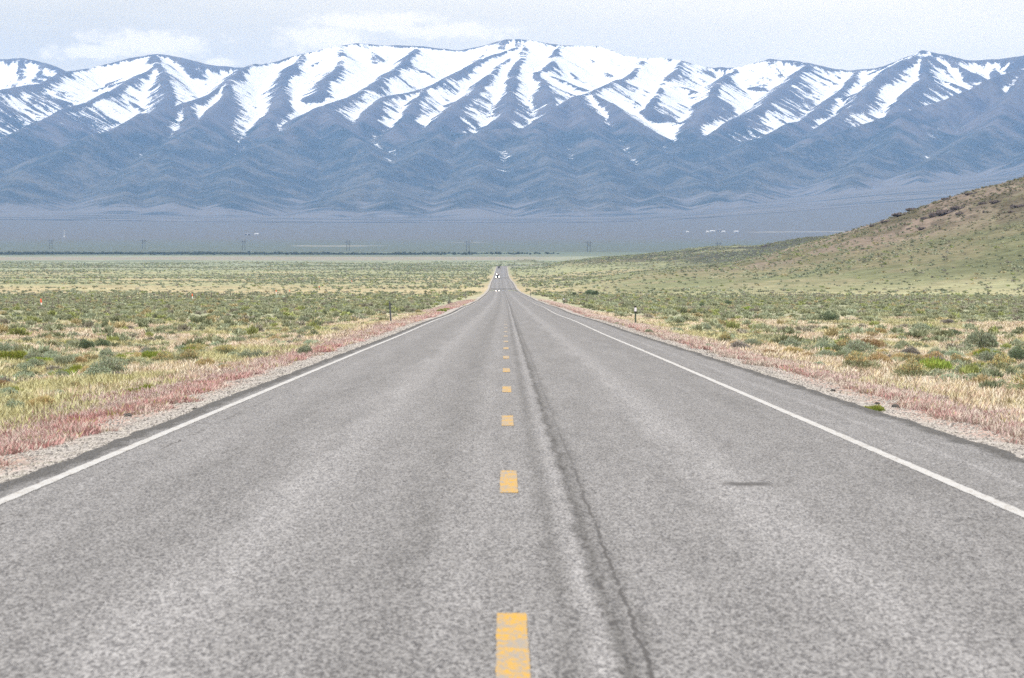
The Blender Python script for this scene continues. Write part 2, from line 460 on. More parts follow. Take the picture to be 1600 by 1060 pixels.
tone = math_node(n, l, 'ADD', tone, math_node(n, l, 'SUBTRACT', math_node(n, l, 'MULTIPLY', light, .85), math_node(n, l, 'MULTIPLY', dark, .95)))
# older darker shoulder strip along the broken edge
en = math_node(n, l, 'ADD', edg, math_node(n, l, 'MULTIPLY', math_node(n, l, 'SUBTRACT', wob2, .5), .35))
tone = math_node(n, l, 'SUBTRACT', tone, map_range(n, l, en, .05, .30, 1.7, 0.0))
# two dark bands far down the road: mirage painted into the asphalt colour
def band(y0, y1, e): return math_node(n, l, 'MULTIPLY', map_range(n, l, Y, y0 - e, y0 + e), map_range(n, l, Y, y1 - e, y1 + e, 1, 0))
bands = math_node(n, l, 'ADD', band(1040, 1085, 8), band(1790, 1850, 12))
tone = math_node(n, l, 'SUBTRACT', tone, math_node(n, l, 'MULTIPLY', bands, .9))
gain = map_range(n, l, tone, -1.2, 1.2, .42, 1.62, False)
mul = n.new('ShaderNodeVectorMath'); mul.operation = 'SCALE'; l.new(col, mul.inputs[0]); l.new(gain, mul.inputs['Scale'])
# crack lines
def crack(c0, wobn, amt, w, seg, lo, hi):
    dlt = math_node(n, l, 'ABSOLUTE', math_node(n, l, 'ADD', math_node(n, l, 'SUBTRACT', lat, c0), math_node(n, l, 'MULTIPLY', math_node(n, l, 'SUBTRACT', wobn, .5), amt)))
    return math_node(n, l, 'MULTIPLY', map_range(n, l, dlt, w * .5, w, 1, 0), map_range(n, l, seg, lo, hi, 0, 1))
wob3 = noise(n, l, P, 1.3, 6, 0.75, (0.3, 1, 1))
seg = noise(n, l, P, 2.6, 4, 0.6, (0.1, 1, 1))
seg2 = noise(n, l, P, 1.1, 3, 0.6, (0.1, 1, 1))
k1 = crack(.60, wob3,   .11, .014, seg, .36, .44)
k2 = crack(.50, wob3, .16, .022, seg2, .55, .62)
k3 = crack(-3.35, wob3, .25, .015, seg2, .56, .60)
k1 = math_node(n, l, 'MULTIPLY', k1, map_range(n, l, Y, 18, 40, 1, .3))
kk = math_node(n, l, 'MAXIMUM', math_node(n, l, 'MAXIMUM', k1, k2), k3)
# one transverse scar in the right lane
wy = math_node(n, l, 'ABSOLUTE', math_node(n, l, 'SUBTRACT', math_node(n, l, 'ADD', Y, math_node(n, l, 'MULTIPLY', math_node(n, l, 'SUBTRACT', wob2, .5), .25)), 25.6))
wx = math_node(n, l, 'ABSOLUTE', math_node(n, l, 'SUBTRACT', lat, 1.95))
scar = math_node(n, l, 'MULTIPLY', map_range(n, l, wy, .10, .38, 1, 0), map_range(n, l, wx, .08, .30, .95, 0))
kk = math_node(n, l, 'MAXIMUM', kk, scar)
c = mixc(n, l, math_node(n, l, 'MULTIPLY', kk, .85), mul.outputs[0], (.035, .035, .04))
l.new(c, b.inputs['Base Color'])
b.inputs['Roughness'].default_value = .82; b.inputs['Specular IOR Level'].default_value = .25
bp = n.new('ShaderNodeBump'); bp.inputs['Strength'].default_value = .5; bp.inputs['Distance'].default_value = .006
l.new(base, bp.inputs['Height']); l.new(bp.outputs[0], b.inputs['Normal'])
# mirror gloss added over one stretch to mimic a mirage of oncoming lights
gl = n.new('ShaderNodeBsdfGlossy'); gl.inputs['Roughness'].default_value = .003; gl.inputs['Color'].default_value = (.9, .9, .9, 1)
mx = n.new('ShaderNodeMixShader'); l.new(math_node(n, l, 'MULTIPLY', band(930, 1010, 8), .6), mx.inputs[0])
l.new(b.outputs[0], mx.inputs[1]); l.new(gl.outputs[0], mx.inputs[2]); l.new(mx.outputs[0], n['Material Output'].inputs[0])

ry = RY[(RY < 3900)]
jl = (fbm(ry / 1.1, ry * 0, 4, 40) - .5) * .13; jr = (fbm(ry / 1.1, ry * 0 + 9, 4, 41) - .5) * .16
jl *= 1 - sstep(ry, 200, 600); jr *= 1 - sstep(ry, 200, 600)
lats = np.concatenate([[0.0, 0.0], np.linspace(0, 1, 13), [1.0, 1.0]])
RXL = EL + jl; RXR = ER + jr
LT = RXL[:, None] + (RXR - RXL)[:, None] * lats[None, :]
LT[:, 0] -= .06; LT[:, -1] += .06
zz = np.repeat(zr(ry)[:, None], LT.shape[1], 1)
zz[:, 0] -= .16; zz[:, -1] -= .16; zz[:, 1] -= .012; zz[:, -2] -= .012
XX = LT + cxf(ry)[:, None]
YY = np.repeat(ry[:, None], LT.shape[1], 1)
edge = np.minimum(LT - RXL[:, None], RXR[:, None] - LT)
road = new_mesh_obj('road', np.stack([XX, YY, zz], -1).reshape(-1, 3), grid_faces(*XX.shape), m_road, smooth=False,
                    attrs={'lat': LT.ravel(), 'edge': edge.ravel()})
tag(road, 'worn grey two-lane asphalt highway running straight down into the valley', kind='structure')

def paint_mat(name, col, cover, wear=900):
    m, n, l, b = material(name)
    geo = n.new('ShaderNodeNewGeometry'); P = geo.outputs['Position']
    w = math_node(n, l, 'ADD', math_node(n, l, 'MULTIPLY', noise(n, l, P, 50, 3, .8, (1, .3, 1)), .65), math_node(n, l, 'MULTIPLY', noise(n, l, P, 7, 4, .6, (1, .4, 1)), .35))
    s_ = n.new('ShaderNodeSeparateXYZ'); l.new(P, s_.inputs[0])
    w = math_node(n, l, 'ADD', w, map_range(n, l, s_.outputs[1], 40, wear, 0, .22))
    f = map_range(n, l, w, cover - .07, cover + .08, 1, 0)
    c = mixc(n, l, f, (.19, .18, .175), col)
    l.new(c, b.inputs['Base Color']); b.inputs['Roughness'].default_value = .7
    return m
m_white = paint_mat('white_line_paint', (.31, .32, .345), .55)
m_yellow = paint_mat('yellow_line_paint', (.35, .205, .022), .49, 260)
def strip(name, la, lb, y0, y1, mat, jit=.006, fade=1):
    yr = ry[(ry > y0) & (ry < y1)]
    yr = np.concatenate([[y0], yr, [y1]])
    e = (rng.random(len(yr)) - .5) * 2 * jit; e2 = (rng.random(len(yr)) - .5) * 2 * jit
    x = np.stack([la + e, lb + e2], 1) + cxf(yr)[:, None]
    z = np.repeat(zr(yr)[:, None], 2, 1) + .004
    return new_mesh_obj(name, np.stack([x, np.repeat(yr[:, None], 2, 1), z], -1).reshape(-1, 3), grid_faces(len(yr), 2), mat, road)
strip('edge_line', -3.745, -3.64, -10, 2900, m_white)['label'] = 'white line along the left edge'
strip('edge_line', 3.535, 3.64, -10, 2900, m_white)['label'] = 'white line along the right edge'
for i in range(14):
    yf = 15.3 + 12.15 * i
    if i == 0: pass
    strip('centre_line_dash', -.035, .105, yf - 3.0, yf, m_yellow, .003)
strip('centre_line_dash', -.035, .105, .2, 3.15, m_yellow)

# ------------------------------------------------------------------ mountains
RIDGES = [
 [(-260,120,25500),(-90,95,25500),(0,90,25400),(40,88,25400),(75,97,25300),(112,114,25100),(170,150,24800)],
 [(-300,180,20500),(-100,152,21500),(0,138,22300),(70,129,22900),(112,115,23600),(150,104,23900),(200,93,24000),(240,86,24100),(280,90,24100),(330,100,24200),(380,105,24300),(430,98,24200),(480,85,24100),(540,72,24100),(570,67,24200),(610,72,24300),(670,72,24300),(720,78,24400),(760,68,24300),(790,60,24200),(825,60,24200),(870,70,24300),(930,72,24300),(960,83,24200),(990,92,24200),(1030,93,24200),(1060,96,24100),(1110,108,24300),(1150,105,24200),(1200,91,24000),(1240,95,24000),(1290,103,24100),(1330,109,24200),(1370,106,24100),(1400,95,24000),(1440,77,23900),(1480,85,23900),(1520,93,24000),(1560,93,24000),(1600,87,23900),(1700,80,23900),(1900,105,23900),(2300,130,23900)],
 [(240,87,24000),(246,101,23600),(189,131,22900),(130,158,22200),(50,200,21000),(-40,245,19500)],
 [(246,101,23600),(262,140,22700),(250,185,21500)],
 [(425,98,24100),(400,103,23600),(345,142,22600),(293,160,21800),(216,182,20800),(120,222,19500),(40,268,18300)],
 [(370,126,23000),(337,168,21600),(290,207,20300),(230,252,19000),(200,292,17800)],
 [(293,160,21800),(300,200,20600),(270,245,19300)],
 [(480,85,24100),(455,120,23200),(440,160,22200),(410,200,21000)],
 [(660,76,24200),(631,98,23500),(590,122,22900),(530,159,22000),(493,171,21300),(430,207,20200),(380,247,19000),(360,287,17800)],
 [(500,168,21400),(540,205,20400),(575,245,19400),(600,282,18300)],
 [(540,72,24100),(535,105,23300),(500,140,22500)],
 [(817,64,24200),(746,98,23500),(665,135,22700),(597,152,22200),(560,190,21300),(530,230,20200)],
 [(817,70,24200),(780,112,23200),(749,142,22500),(699,172,21700),(650,224,20500)],
 [(665,135,22700),(640,170,21900),(610,205,21000)],
 [(870,71,24200),(850,112,23300),(865,152,22300),(858,190,21400)],
 [(817,64,24200),(815,120,23000),(800,160,22100),(770,200,21200)],
 [(645,226,20300),(692,205,20300),(746,212,20200),(834,197,20700),(894,154,21900),(925,146,22300),(979,121,23100),(1000,96,24000)],
 [(692,205,20300),(640,252,19000),(560,292,17800)],
 [(746,212,20200),(760,262,18800),(740,302,17600)],
 [(834,197,20700),(860,250,19000),(880,300,17600)],
 [(925,146,22300),(969,177,21500),(1000,217,20600),(1040,257,19300),(1100,292,17800)],
 [(894,154,21900),(930,220,20200),(950,280,18200)],
 [(1060,97,24100),(1030,135,23200),(1010,170,22300)],
 [(1150,105,24200),(1105,137,23200),(1095,177,22200),(1070,222,20900),(1040,262,19500),(985,292,18000)],
 [(1262,100,24000),(1229,128,23300),(1175,169,22200),(1120,203,21400),(1085,240,20200)],
 [(1347,110,24100),(1276,165,22600),(1240,192,21800),(1180,218,20800),(1120,255,19400),(1060,288,18300)],
 [(1448,79,24000),(1397,105,23400),(1347,148,22500),(1300,188,21600),(1250,228,20500),(1190,272,19000)],
 [(1440,79,24000),(1450,120,23200),(1400,165,22000)],
 [(1800,90,22900),(1680,97,22500),(1600,111,22000),(1532,128,21600),(1465,159,21200),(1414,176,20900),(1296,210,20300),(1205,248,19200),(1150,284,18200)],
 [(1600,111,22000),(1560,182,20500),(1500,232,19300),(1450,262,18300)],
 [(1750,120,22000),(1680,190,20000),(1620,235,18800)],
 [(1414,176,20900),(1400,225,19600),(1340,265,18400)],
 [(-60,200,20800),(-120,260,18800)],[(1900,110,22900),(1850,190,20500),(1800,240,18800)],
]
DX = 12.0
mx = np.arange(-4800, 4800 + DX, DX); my = np.arange(15000, 25700 + DX, DX)
XU, YU = np.meshgrid(mx, my)
FU = -prof(YU) + fan_rise(XU, YU)
# the ridge lines wander a little
wx = XU + 150 * (fbm(XU / 800, YU / 800, 3, 50) - .5) + 26 * (fbm(XU / 130, YU / 130, 3, 52) - .5)
wy = YU + 150 * (fbm(XU / 800, YU / 800, 3, 51) - .5) + 26 * (fbm(XU / 130, YU / 130, 3, 53) - .5)
HU = FU.copy(); SU = XU * .7; DU = np.full_like(XU, 900.0)
WR = []
for ri, rd in enumerate(RIDGES):
    rd = list(rd)
    if rd[-1][2] < 19800:
        a, b_ = rd[-2], rd[-1]
        rd.append((b_[0] + .5 * (b_[0] - a[0]), 318, 16700))
    WR.append(([((p[0] - VX) / F * p[2], p[2], (HY - p[1]) / F * p[2]) for p in rd], 2900))
# side spurs branching off every main ridge
r3 = np.random.default_rng(33)
for ri, (pts, _) in enumerate(list(WR)):
    for a, b_ in zip(pts[:-1], pts[1:]):
        L_ = math.hypot(b_[0] - a[0], b_[1] - a[1])
        for q in range(max(1, int(L_ / 420))):
            t = (q + r3.random()) / max(1, int(L_ / 420))
            p = [a[i] + t * (b_[i] - a[i]) for i in range(3)]
            if p[1] < 19300 or abs(p[0]) > 4700: continue
            th = math.atan2(b_[1] - a[1], b_[0] - a[0])
            if ri < 2: th = -math.pi / 2 + r3.normal() * .45
            else: th += r3.choice([-1, 1]) * r3.uniform(.6, 1.25)
            ln = r3.uniform(260, 820); z = p[2] - 12 - r3.uniform(0, 25); sp = [(p[0], p[1], z)]
            for k in range(2):
                th += r3.normal() * .25; dr = r3.uniform(.30, .46)
                z -= ln / 2 * dr; sp.append((sp[-1][0] + math.cos(th) * ln / 2, sp[-1][1] + math.sin(th) * ln / 2, z))
            WR.append((sp, 1300))
for ri, (rd, m_) in enumerate(WR):
    acc = ri * 7300.0
    for (a, b_) in zip(rd[:-1], rd[1:]):
        ax, ay, az = a
        bx, by, bz = b_
        dx, dy = bx - ax, by - ay; L_ = math.hypot(dx, dy)
        c0 = int(np.clip((min(ax, bx) - m_ - mx[0]) / DX, 0, len(mx))); c1 = int(np.clip((max(ax, bx) + m_ - mx[0]) / DX, 0, len(mx)))
        r0 = int(np.clip((min(ay, by) - m_ - my[0]) / DX, 0, len(my))); r1 = int(np.clip((max(ay, by) + m_ - my[0]) / DX, 0, len(my)))
        if c1 - c0 < 2 or r1 - r0 < 2: acc += L_; continue
        X_, Y_ = wx[r0:r1, c0:c1], wy[r0:r1, c0:c1]
        t = np.clip(((X_ - ax) * dx + (Y_ - ay) * dy) / (L_ * L_), 0, 1)
        d = np.hypot(X_ - ax - t * dx, Y_ - ay - t * dy)
        hr_ = az + t * (bz - az)
        h_ = hr_ - (.26 + .32 * np.clip(hr_ / 620, 0, 1)) * np.maximum(d - 10, 0) + .00008 * np.minimum(d, 1200) ** 2
        H_ = HU[r0:r1, c0:c1]; m = h_ > H_
        H_[m] = h_[m]; SU[r0:r1, c0:c1][m] = (acc + t * L_)[m]; DU[r0:r1, c0:c1][m] = d[m]
        acc += L_
rel = np.clip((HU - FU) / 260, 0, 1)
# ribs and gullies running straight down from the ridge lines
sw = SU + 70 * (fbm(XU / 260, YU / 260, 3, 55) - .5)
g1 = 1 - np.abs(2 * fbm(sw / 240, DU / 1500, 2, 56) - 1)
g2 = 1 - np.abs(2 * fbm(sw / 75, DU / 700, 3, 57) - 1)
gam = sstep(DU, 15, 260) * rel
hi = .2 + .8 * sstep(HU, 420, 800)
HU = HU + gam * hi * ((g1 - .75) * 40 + (g2 - .75) * 28) + (fbm(XU / 650, YU / 650, 5, 60) - .5) * 70 * rel + (fbm(XU / 40, YU / 40, 3, 62) - .5) * 9 * rel
def blur(a, k):
    for ax in (0, 1):
        c = np.cumsum(np.pad(a, [(k + 1, k) if i == ax else (0, 0) for i in (0, 1)], mode='edge'), axis=ax)
        w = 2 * k + 1
        a = (c[w:] - c[:-w]) / w if ax == 0 else (c[:, w:] - c[:, :-w]) / w
    return a
HU = .5 * HU + .5 * blur(HU, 1)
conc = blur(HU, 16) - HU          # > 0 in hollows
conc2 = blur(HU, 4) - HU
gx = np.gradient(blur(HU, 5), DX, axis=1)
PX = VX + XU / YU * F
snow_py = np.interp(PX, [-200, 0, 60, 110, 160, 200, 300, 380, 430, 500, 560, 600, 650, 700, 790, 850, 900, 950, 1000, 1035, 1090, 1130, 1190, 1240, 1290, 1350, 1400, 1450, 1500, 1550, 1600, 1800],
                    [160, 160, 150, 140, 155, 165, 165, 170, 172, 165, 178, 172, 166, 156, 165, 160, 158, 172, 190, 195, 170, 148, 155, 150, 140, 140, 146, 142, 132, 118, 114, 108])
snowline = (HY - snow_py) / F * 23000
streak = fbm(sw / 34, DU / 420, 3, 58) - .5
streak2 = fbm(sw / 90, DU / 900, 3, 59) - .5
patch = fbm(XU / 300, YU / 420, 4, 70) - .5
pot = np.clip((HU - snowline + 25) / 210, -3, .9) + np.clip(conc / 26, -1.1, 1.1) * (.25 + 1.5 * sstep(fbm(XU / 600, YU / 600, 3, 71), .35, .62)) + np.clip(conc2 / 6, -1.1, 1.3) - np.clip(gx, -.5, .5) * .9
pot = pot + patch * 3.4 + streak * 3.2 * sstep(DU, 40, 160) + streak2 * 2.6 - 1.0 * (1 - sstep(DU, 8, 55)) * sstep(patch, .04, .14) - .35 + 1.1 * sstep(HU - snowline, 170, 330) * sstep(patch, -.16, .0)
pot = pot - 2.5 * sstep(21900 - YU, 0, 900)
forest = np.clip((HU - FU) / 130, 0, 1)
m_mt, n, l, b = material('mountain_rock_and_snow')
pt = NN(n, 'ShaderNodeAttribute', attribute_name='pot').outputs['Fac']
fo = NN(n, 'ShaderNodeAttribute', attribute_name='forest').outputs['Fac']
el = NN(n, 'ShaderNodeAttribute', attribute_name='elev').outputs['Fac']
geo = n.new('ShaderNodeNewGeometry'); P = geo.outputs['Position']
na = noise(n, l, P, .018, 7, .8); nb_ = noise(n, l, P, .0035, 6, .65); nc_ = noise(n, l, P, .03, 5, .8)
nd = noise(n, l, P, .016, 5, .65, (2.2, .35, .35), .4)
sm = math_node(n, l, 'ADD', pt, math_node(n, l, 'ADD', math_node(n, l, 'MULTIPLY', math_node(n, l, 'SUBTRACT', na, .5), 3.2), math_node(n, l, 'MULTIPLY', math_node(n, l, 'SUBTRACT', nd, .5), 1.0)))
sm = math_node(n, l, 'ADD', sm, math_node(n, l, 'MULTIPLY', math_node(n, l, 'SUBTRACT', noise(n, l, P, .06, 4, .8), .5), 3.5))
cx_ = n.new('ShaderNodeCombineXYZ')
l.new(math_node(n, l, 'DIVIDE', NN(n, 'ShaderNodeAttribute', attribute_name='su').outputs['Fac'], 46.0), cx_.inputs[0])
l.new(math_node(n, l, 'DIVIDE', NN(n, 'ShaderNodeAttribute', attribute_name='du').outputs['Fac'], 420.0), cx_.inputs[1])
rib = noise(n, l, cx_.outputs[0], 1.0, 5, .7)
sm = math_node(n, l, 'ADD', sm, math_node(n, l, 'MULTIPLY', math_node(n, l, 'SUBTRACT', rib, .5), 9.0))
snowm = map_range(n, l, sm, -.15, .25, 0, .93)
rock = mixc(n, l, map_range(n, l, math_node(n, l, 'ADD', math_node(n, l, 'MULTIPLY', rib, .5), math_node(n, l, 'MULTIPLY', nb_, .5)), .40, .60), (.038, .036, .04), (.09, .08, .078))
trees = mixc(n, l, map_range(n, l, math_node(n, l, 'ADD', math_node(n, l, 'MULTIPLY', nc_, .5), math_node(n, l, 'MULTIPLY', nb_, .5)), .44, .60), (.008, .016, .015), (.075, .072, .062))
fm = map_range(n, l, math_node(n, l, 'ADD', el, math_node(n, l, 'MULTIPLY', math_node(n, l, 'SUBTRACT', nb_, .5), 700)), 420, 640, 1, 0)
lo = mixc(n, l, fm, rock, trees)
fan = mixc(n, l, map_range(n, l, noise(n, l, P, .004, 6, .7, (.35, 1.6, 1)),   .48, .60), (.10, .096, .096), (.028, .036, .04))
fo2 = map_range(n, l, math_node(n, l, 'ADD', fo, math_node(n, l, 'MULTIPLY', math_node(n, l, 'SUBTRACT', noise(n, l, P, .0016, 7, .7, (.5, 1.8, 1)), .5), 2.4)), .22, .36)
lo2 = mixc(n, l, fo2, fan, lo)
l.new(mixc(n, l, snowm, lo2, (.66, .68, .72)), b.inputs['Base Color'])
bp = n.new('ShaderNodeBump'); bp.inputs['Strength'].default_value = .6; bp.inputs['Distance'].default_value = 14
l.new(na, bp.inputs['Height']); l.new(bp.outputs[0], b.inputs['Normal'])
mountains = new_mesh_obj('mountains', np.stack([XU, YU, HU], -1).reshape(-1, 3), grid_faces(*HU.shape), m_mt, smooth=True,
                         attrs={'su': sw.ravel(), 'du': DU.ravel(), 'pot': pot.ravel(), 'forest': forest.ravel(), 'elev': HU.ravel()})
tag(mountains, 'snow-streaked mountain range closing off the far side of the valley', kind='structure')

# ------------------------------------------------------------------ plants
def plant_proto(seed, nleaf, leaf, kind='sage', lumps=7, w=.5, h=.7):
    """unit bush about 1 m wide; returns verts, tri faces, tints"""
    r = np.random.default_rng(seed)
    L = []
    for i in range(lumps):
        a = r.random() * 6.283; q = w * .62 * math.sqrt(r.random())
        hh = h * (1 - .45 * (q / w)) * r.uniform(.6, 1.0)
        L.append((q * math.cos(a), q * math.sin(a), hh * .55, r.uniform(.16, .30) * w * 2, hh * .5))
    pts = []; nrm = []
    L = np.array(L)
    k = r.integers(0, len(L), nleaf)
    dirs = r.normal(size=(nleaf, 3)); dirs /= np.linalg.norm(dirs, axis=1)[:, None]
    dirs[:, 2] = np.where(dirs[:, 2] < -.3, -dirs[:, 2], dirs[:, 2])
    rad = (.45 + .55 * r.random(nleaf) ** .6)
    p = L[k, :3] + dirs * np.stack([L[k, 3], L[k, 3], L[k, 4]], 1) * rad[:, None]
    p[:, 2] = np.maximum(p[:, 2], .02)
    if kind == 'grassy':
        up = np.stack([dirs[:, 0] * .5, dirs[:, 1] * .5, np.full(nleaf, 1.0)], 1)
        ln = leaf * 3.2
    elif kind == 'sage':
        up = dirs * .8 + np.array([0, 0, .7]) + r.normal(size=(nleaf, 3)) * .35; ln = leaf * 1.9
    else:
        up = dirs + r.normal(size=(nleaf, 3)) * .6; ln = leaf * 1.3
    up /= np.linalg.norm(up, axis=1)[:, None]
    sd_ = np.cross(up, r.normal(size=(nleaf, 3))); sd_ /= np.linalg.norm(sd_, axis=1)[:, None] + 1e-9
    s = r.uniform(.6, 1.3, nleaf)[:, None]
    a = p - sd_ * leaf * .5 * s; b2 = p + sd_ * leaf * .5 * s; c_ = p + up * ln * s
    v = np.stack([a, b2, c_], 1).reshape(-1, 3)
    tint = np.repeat(r.uniform(.72, 1.28, nleaf), 3)
    flow = np.repeat((p[:, 2] > h * .5) & (r.random(nleaf) < .5), 3)
    # woody stems
    sv = []; 
    ns = 9
    for i in range(ns):
        q = L[r.integers(0, len(L))]
        bs = r.normal(size=3) * .04; bs[2] = 0
        tp = q[:3] * np.array([.8, .8, .9])
        sdv = np.array([.012, 0, 0])
        sv += [bs - sdv, bs + sdv, tp]
        sdv = np.array([0, .012, 0]); sv += [bs - sdv, bs + sdv, tp]
    sv = np.array(sv)
    v = np.concatenate([v, sv]); tint = np.concatenate([tint, np.full(len(sv), -1.0)]); flow = np.concatenate([flow, np.zeros(len(sv), bool)])
    return v, np.arange(len(v)).reshape(-1, 3), tint, flow

# kind -> (shape kind, height, width, colour, tip colour, share of tips)
KINDS = {
 'sagebrush':   ('sage', .62, .5, C(.235, .275, .205), C(.26, .30, .23)),
 'dark_bush':   ('sage', .75, .5, C(.095, .13, .085), C(.12, .16, .10)),
 'rabbitbrush': ('sage', .62, .52, C(.25, .265, .17), C(.42, .34, .17)),
 'mint_bush':   ('round', .50, .5, C(.25, .31, .23), C(.29, .35, .26)),
 'green_weed':  ('grassy', .36, .55, C(.20, .265, .06), C(.26, .31, .07)),
 'straw_bush':  ('grassy', .50, .52, C(.40, .33, .19), C(.46, .38, .22)),
 'rust_bush':   ('sage', .55, .5, C(.27, .20, .115), C(.32, .24, .14)),
 'grey_bush':   ('sage', .5, .5, C(.20, .19, .185), C(.235, .22, .21)),
}
def tint_cols(kind, tint, flow, r):
    _, _, _, c0, c1 = KINDS[kind]
    c = np.where(flow[:, None], c1, c0) * np.abs(tint)[:, None]
    c = c * (1 + .06 * r.normal(size=(len(c) // 3 + 1, 3)).repeat(3, 0)[:len(c)])
    c[tint < 0] = (.12, .095, .075)
    return np.clip(c, .01, .9)

NEAR = {}
for kd, (shp, hh, ww, _, _) in KINDS.items():
    for q in range(3):
        v, f, t, fl = plant_proto(hash_seed := (100 + 13 * q + 7 * list(KINDS).index(kd)), 2600, .026, shp, 6 + 2 * q, ww, hh)
        o = new_mesh_obj('tmp', v, f, M_LEAF, cols={'tint': tint_cols(kd, t, fl, np.random.default_rng(hash_seed))})
        NEAR[(kd, q)] = o.data
        bpy.data.objects.remove(o)

NAME = {'sagebrush': 'sagebrush', 'dark_bush': 'greasewood_bush', 'rabbitbrush': 'rabbitbrush', 'mint_bush': 'saltbush', 'green_weed': 'green_weed', 'straw_bush': 'bunchgrass_clump', 'rust_bush': 'dry_shrub', 'grey_bush': 'bare_shrub'}
LOOK = {'sagebrush': 'grey-green sagebrush', 'dark_bush': 'dark green bush', 'rabbitbrush': 'yellow-tipped rabbitbrush', 'mint_bush': 'pale mint-green rounded bush', 'green_weed': 'low bright yellow-green weed', 'straw_bush': 'straw-coloured bunchgrass clump', 'rust_bush': 'rusty brown dry shrub', 'grey_bush': 'leafless-looking grey shrub'}
GRP = {'sagebrush': 'grey-green sagebrush', 'dark_bush': 'dark green bushes', 'rabbitbrush': 'yellow-tipped rabbitbrush', 'mint_bush': 'pale mint-green bushes', 'green_weed': 'bright yellow-green weeds', 'straw_bush': 'straw-coloured bunchgrass clumps', 'rust_bush': 'rusty brown shrubs', 'grey_bush': 'grey shrubs'}
occupied = []
def place_plant(kd, x, y, w, h=None, label=None, q=None):
    me = NEAR[(kd, random.randrange(3) if q is None else q)]
    o = bpy.data.objects.new(NAME[kd], me); sc.collection.objects.link(o)
    h = h or w * random.uniform(.8, 1.15)
    o.location = (x, y, float(ground_z(x, y)) - .03); o.scale = (w, w, h); o.rotation_euler = (0, 0, random.random() * 6.28)
    side = 'left' if x < 0 else 'right'
    d = float(side_d(x, y))
    where = 'near the gravel edge' if d < 4 else ('in the dry grass' if y < 95 else 'in the farther scrub')
    tag(o, label or f'{LOOK[kd]} growing {where} {side} of the road', 'weed' if kd == 'green_weed' else ('grass clump' if kd == 'straw_bush' else 'bush'), f'{GRP[kd]} {side} of the road')
    occupied.append((x, y, w * .5))
    return o

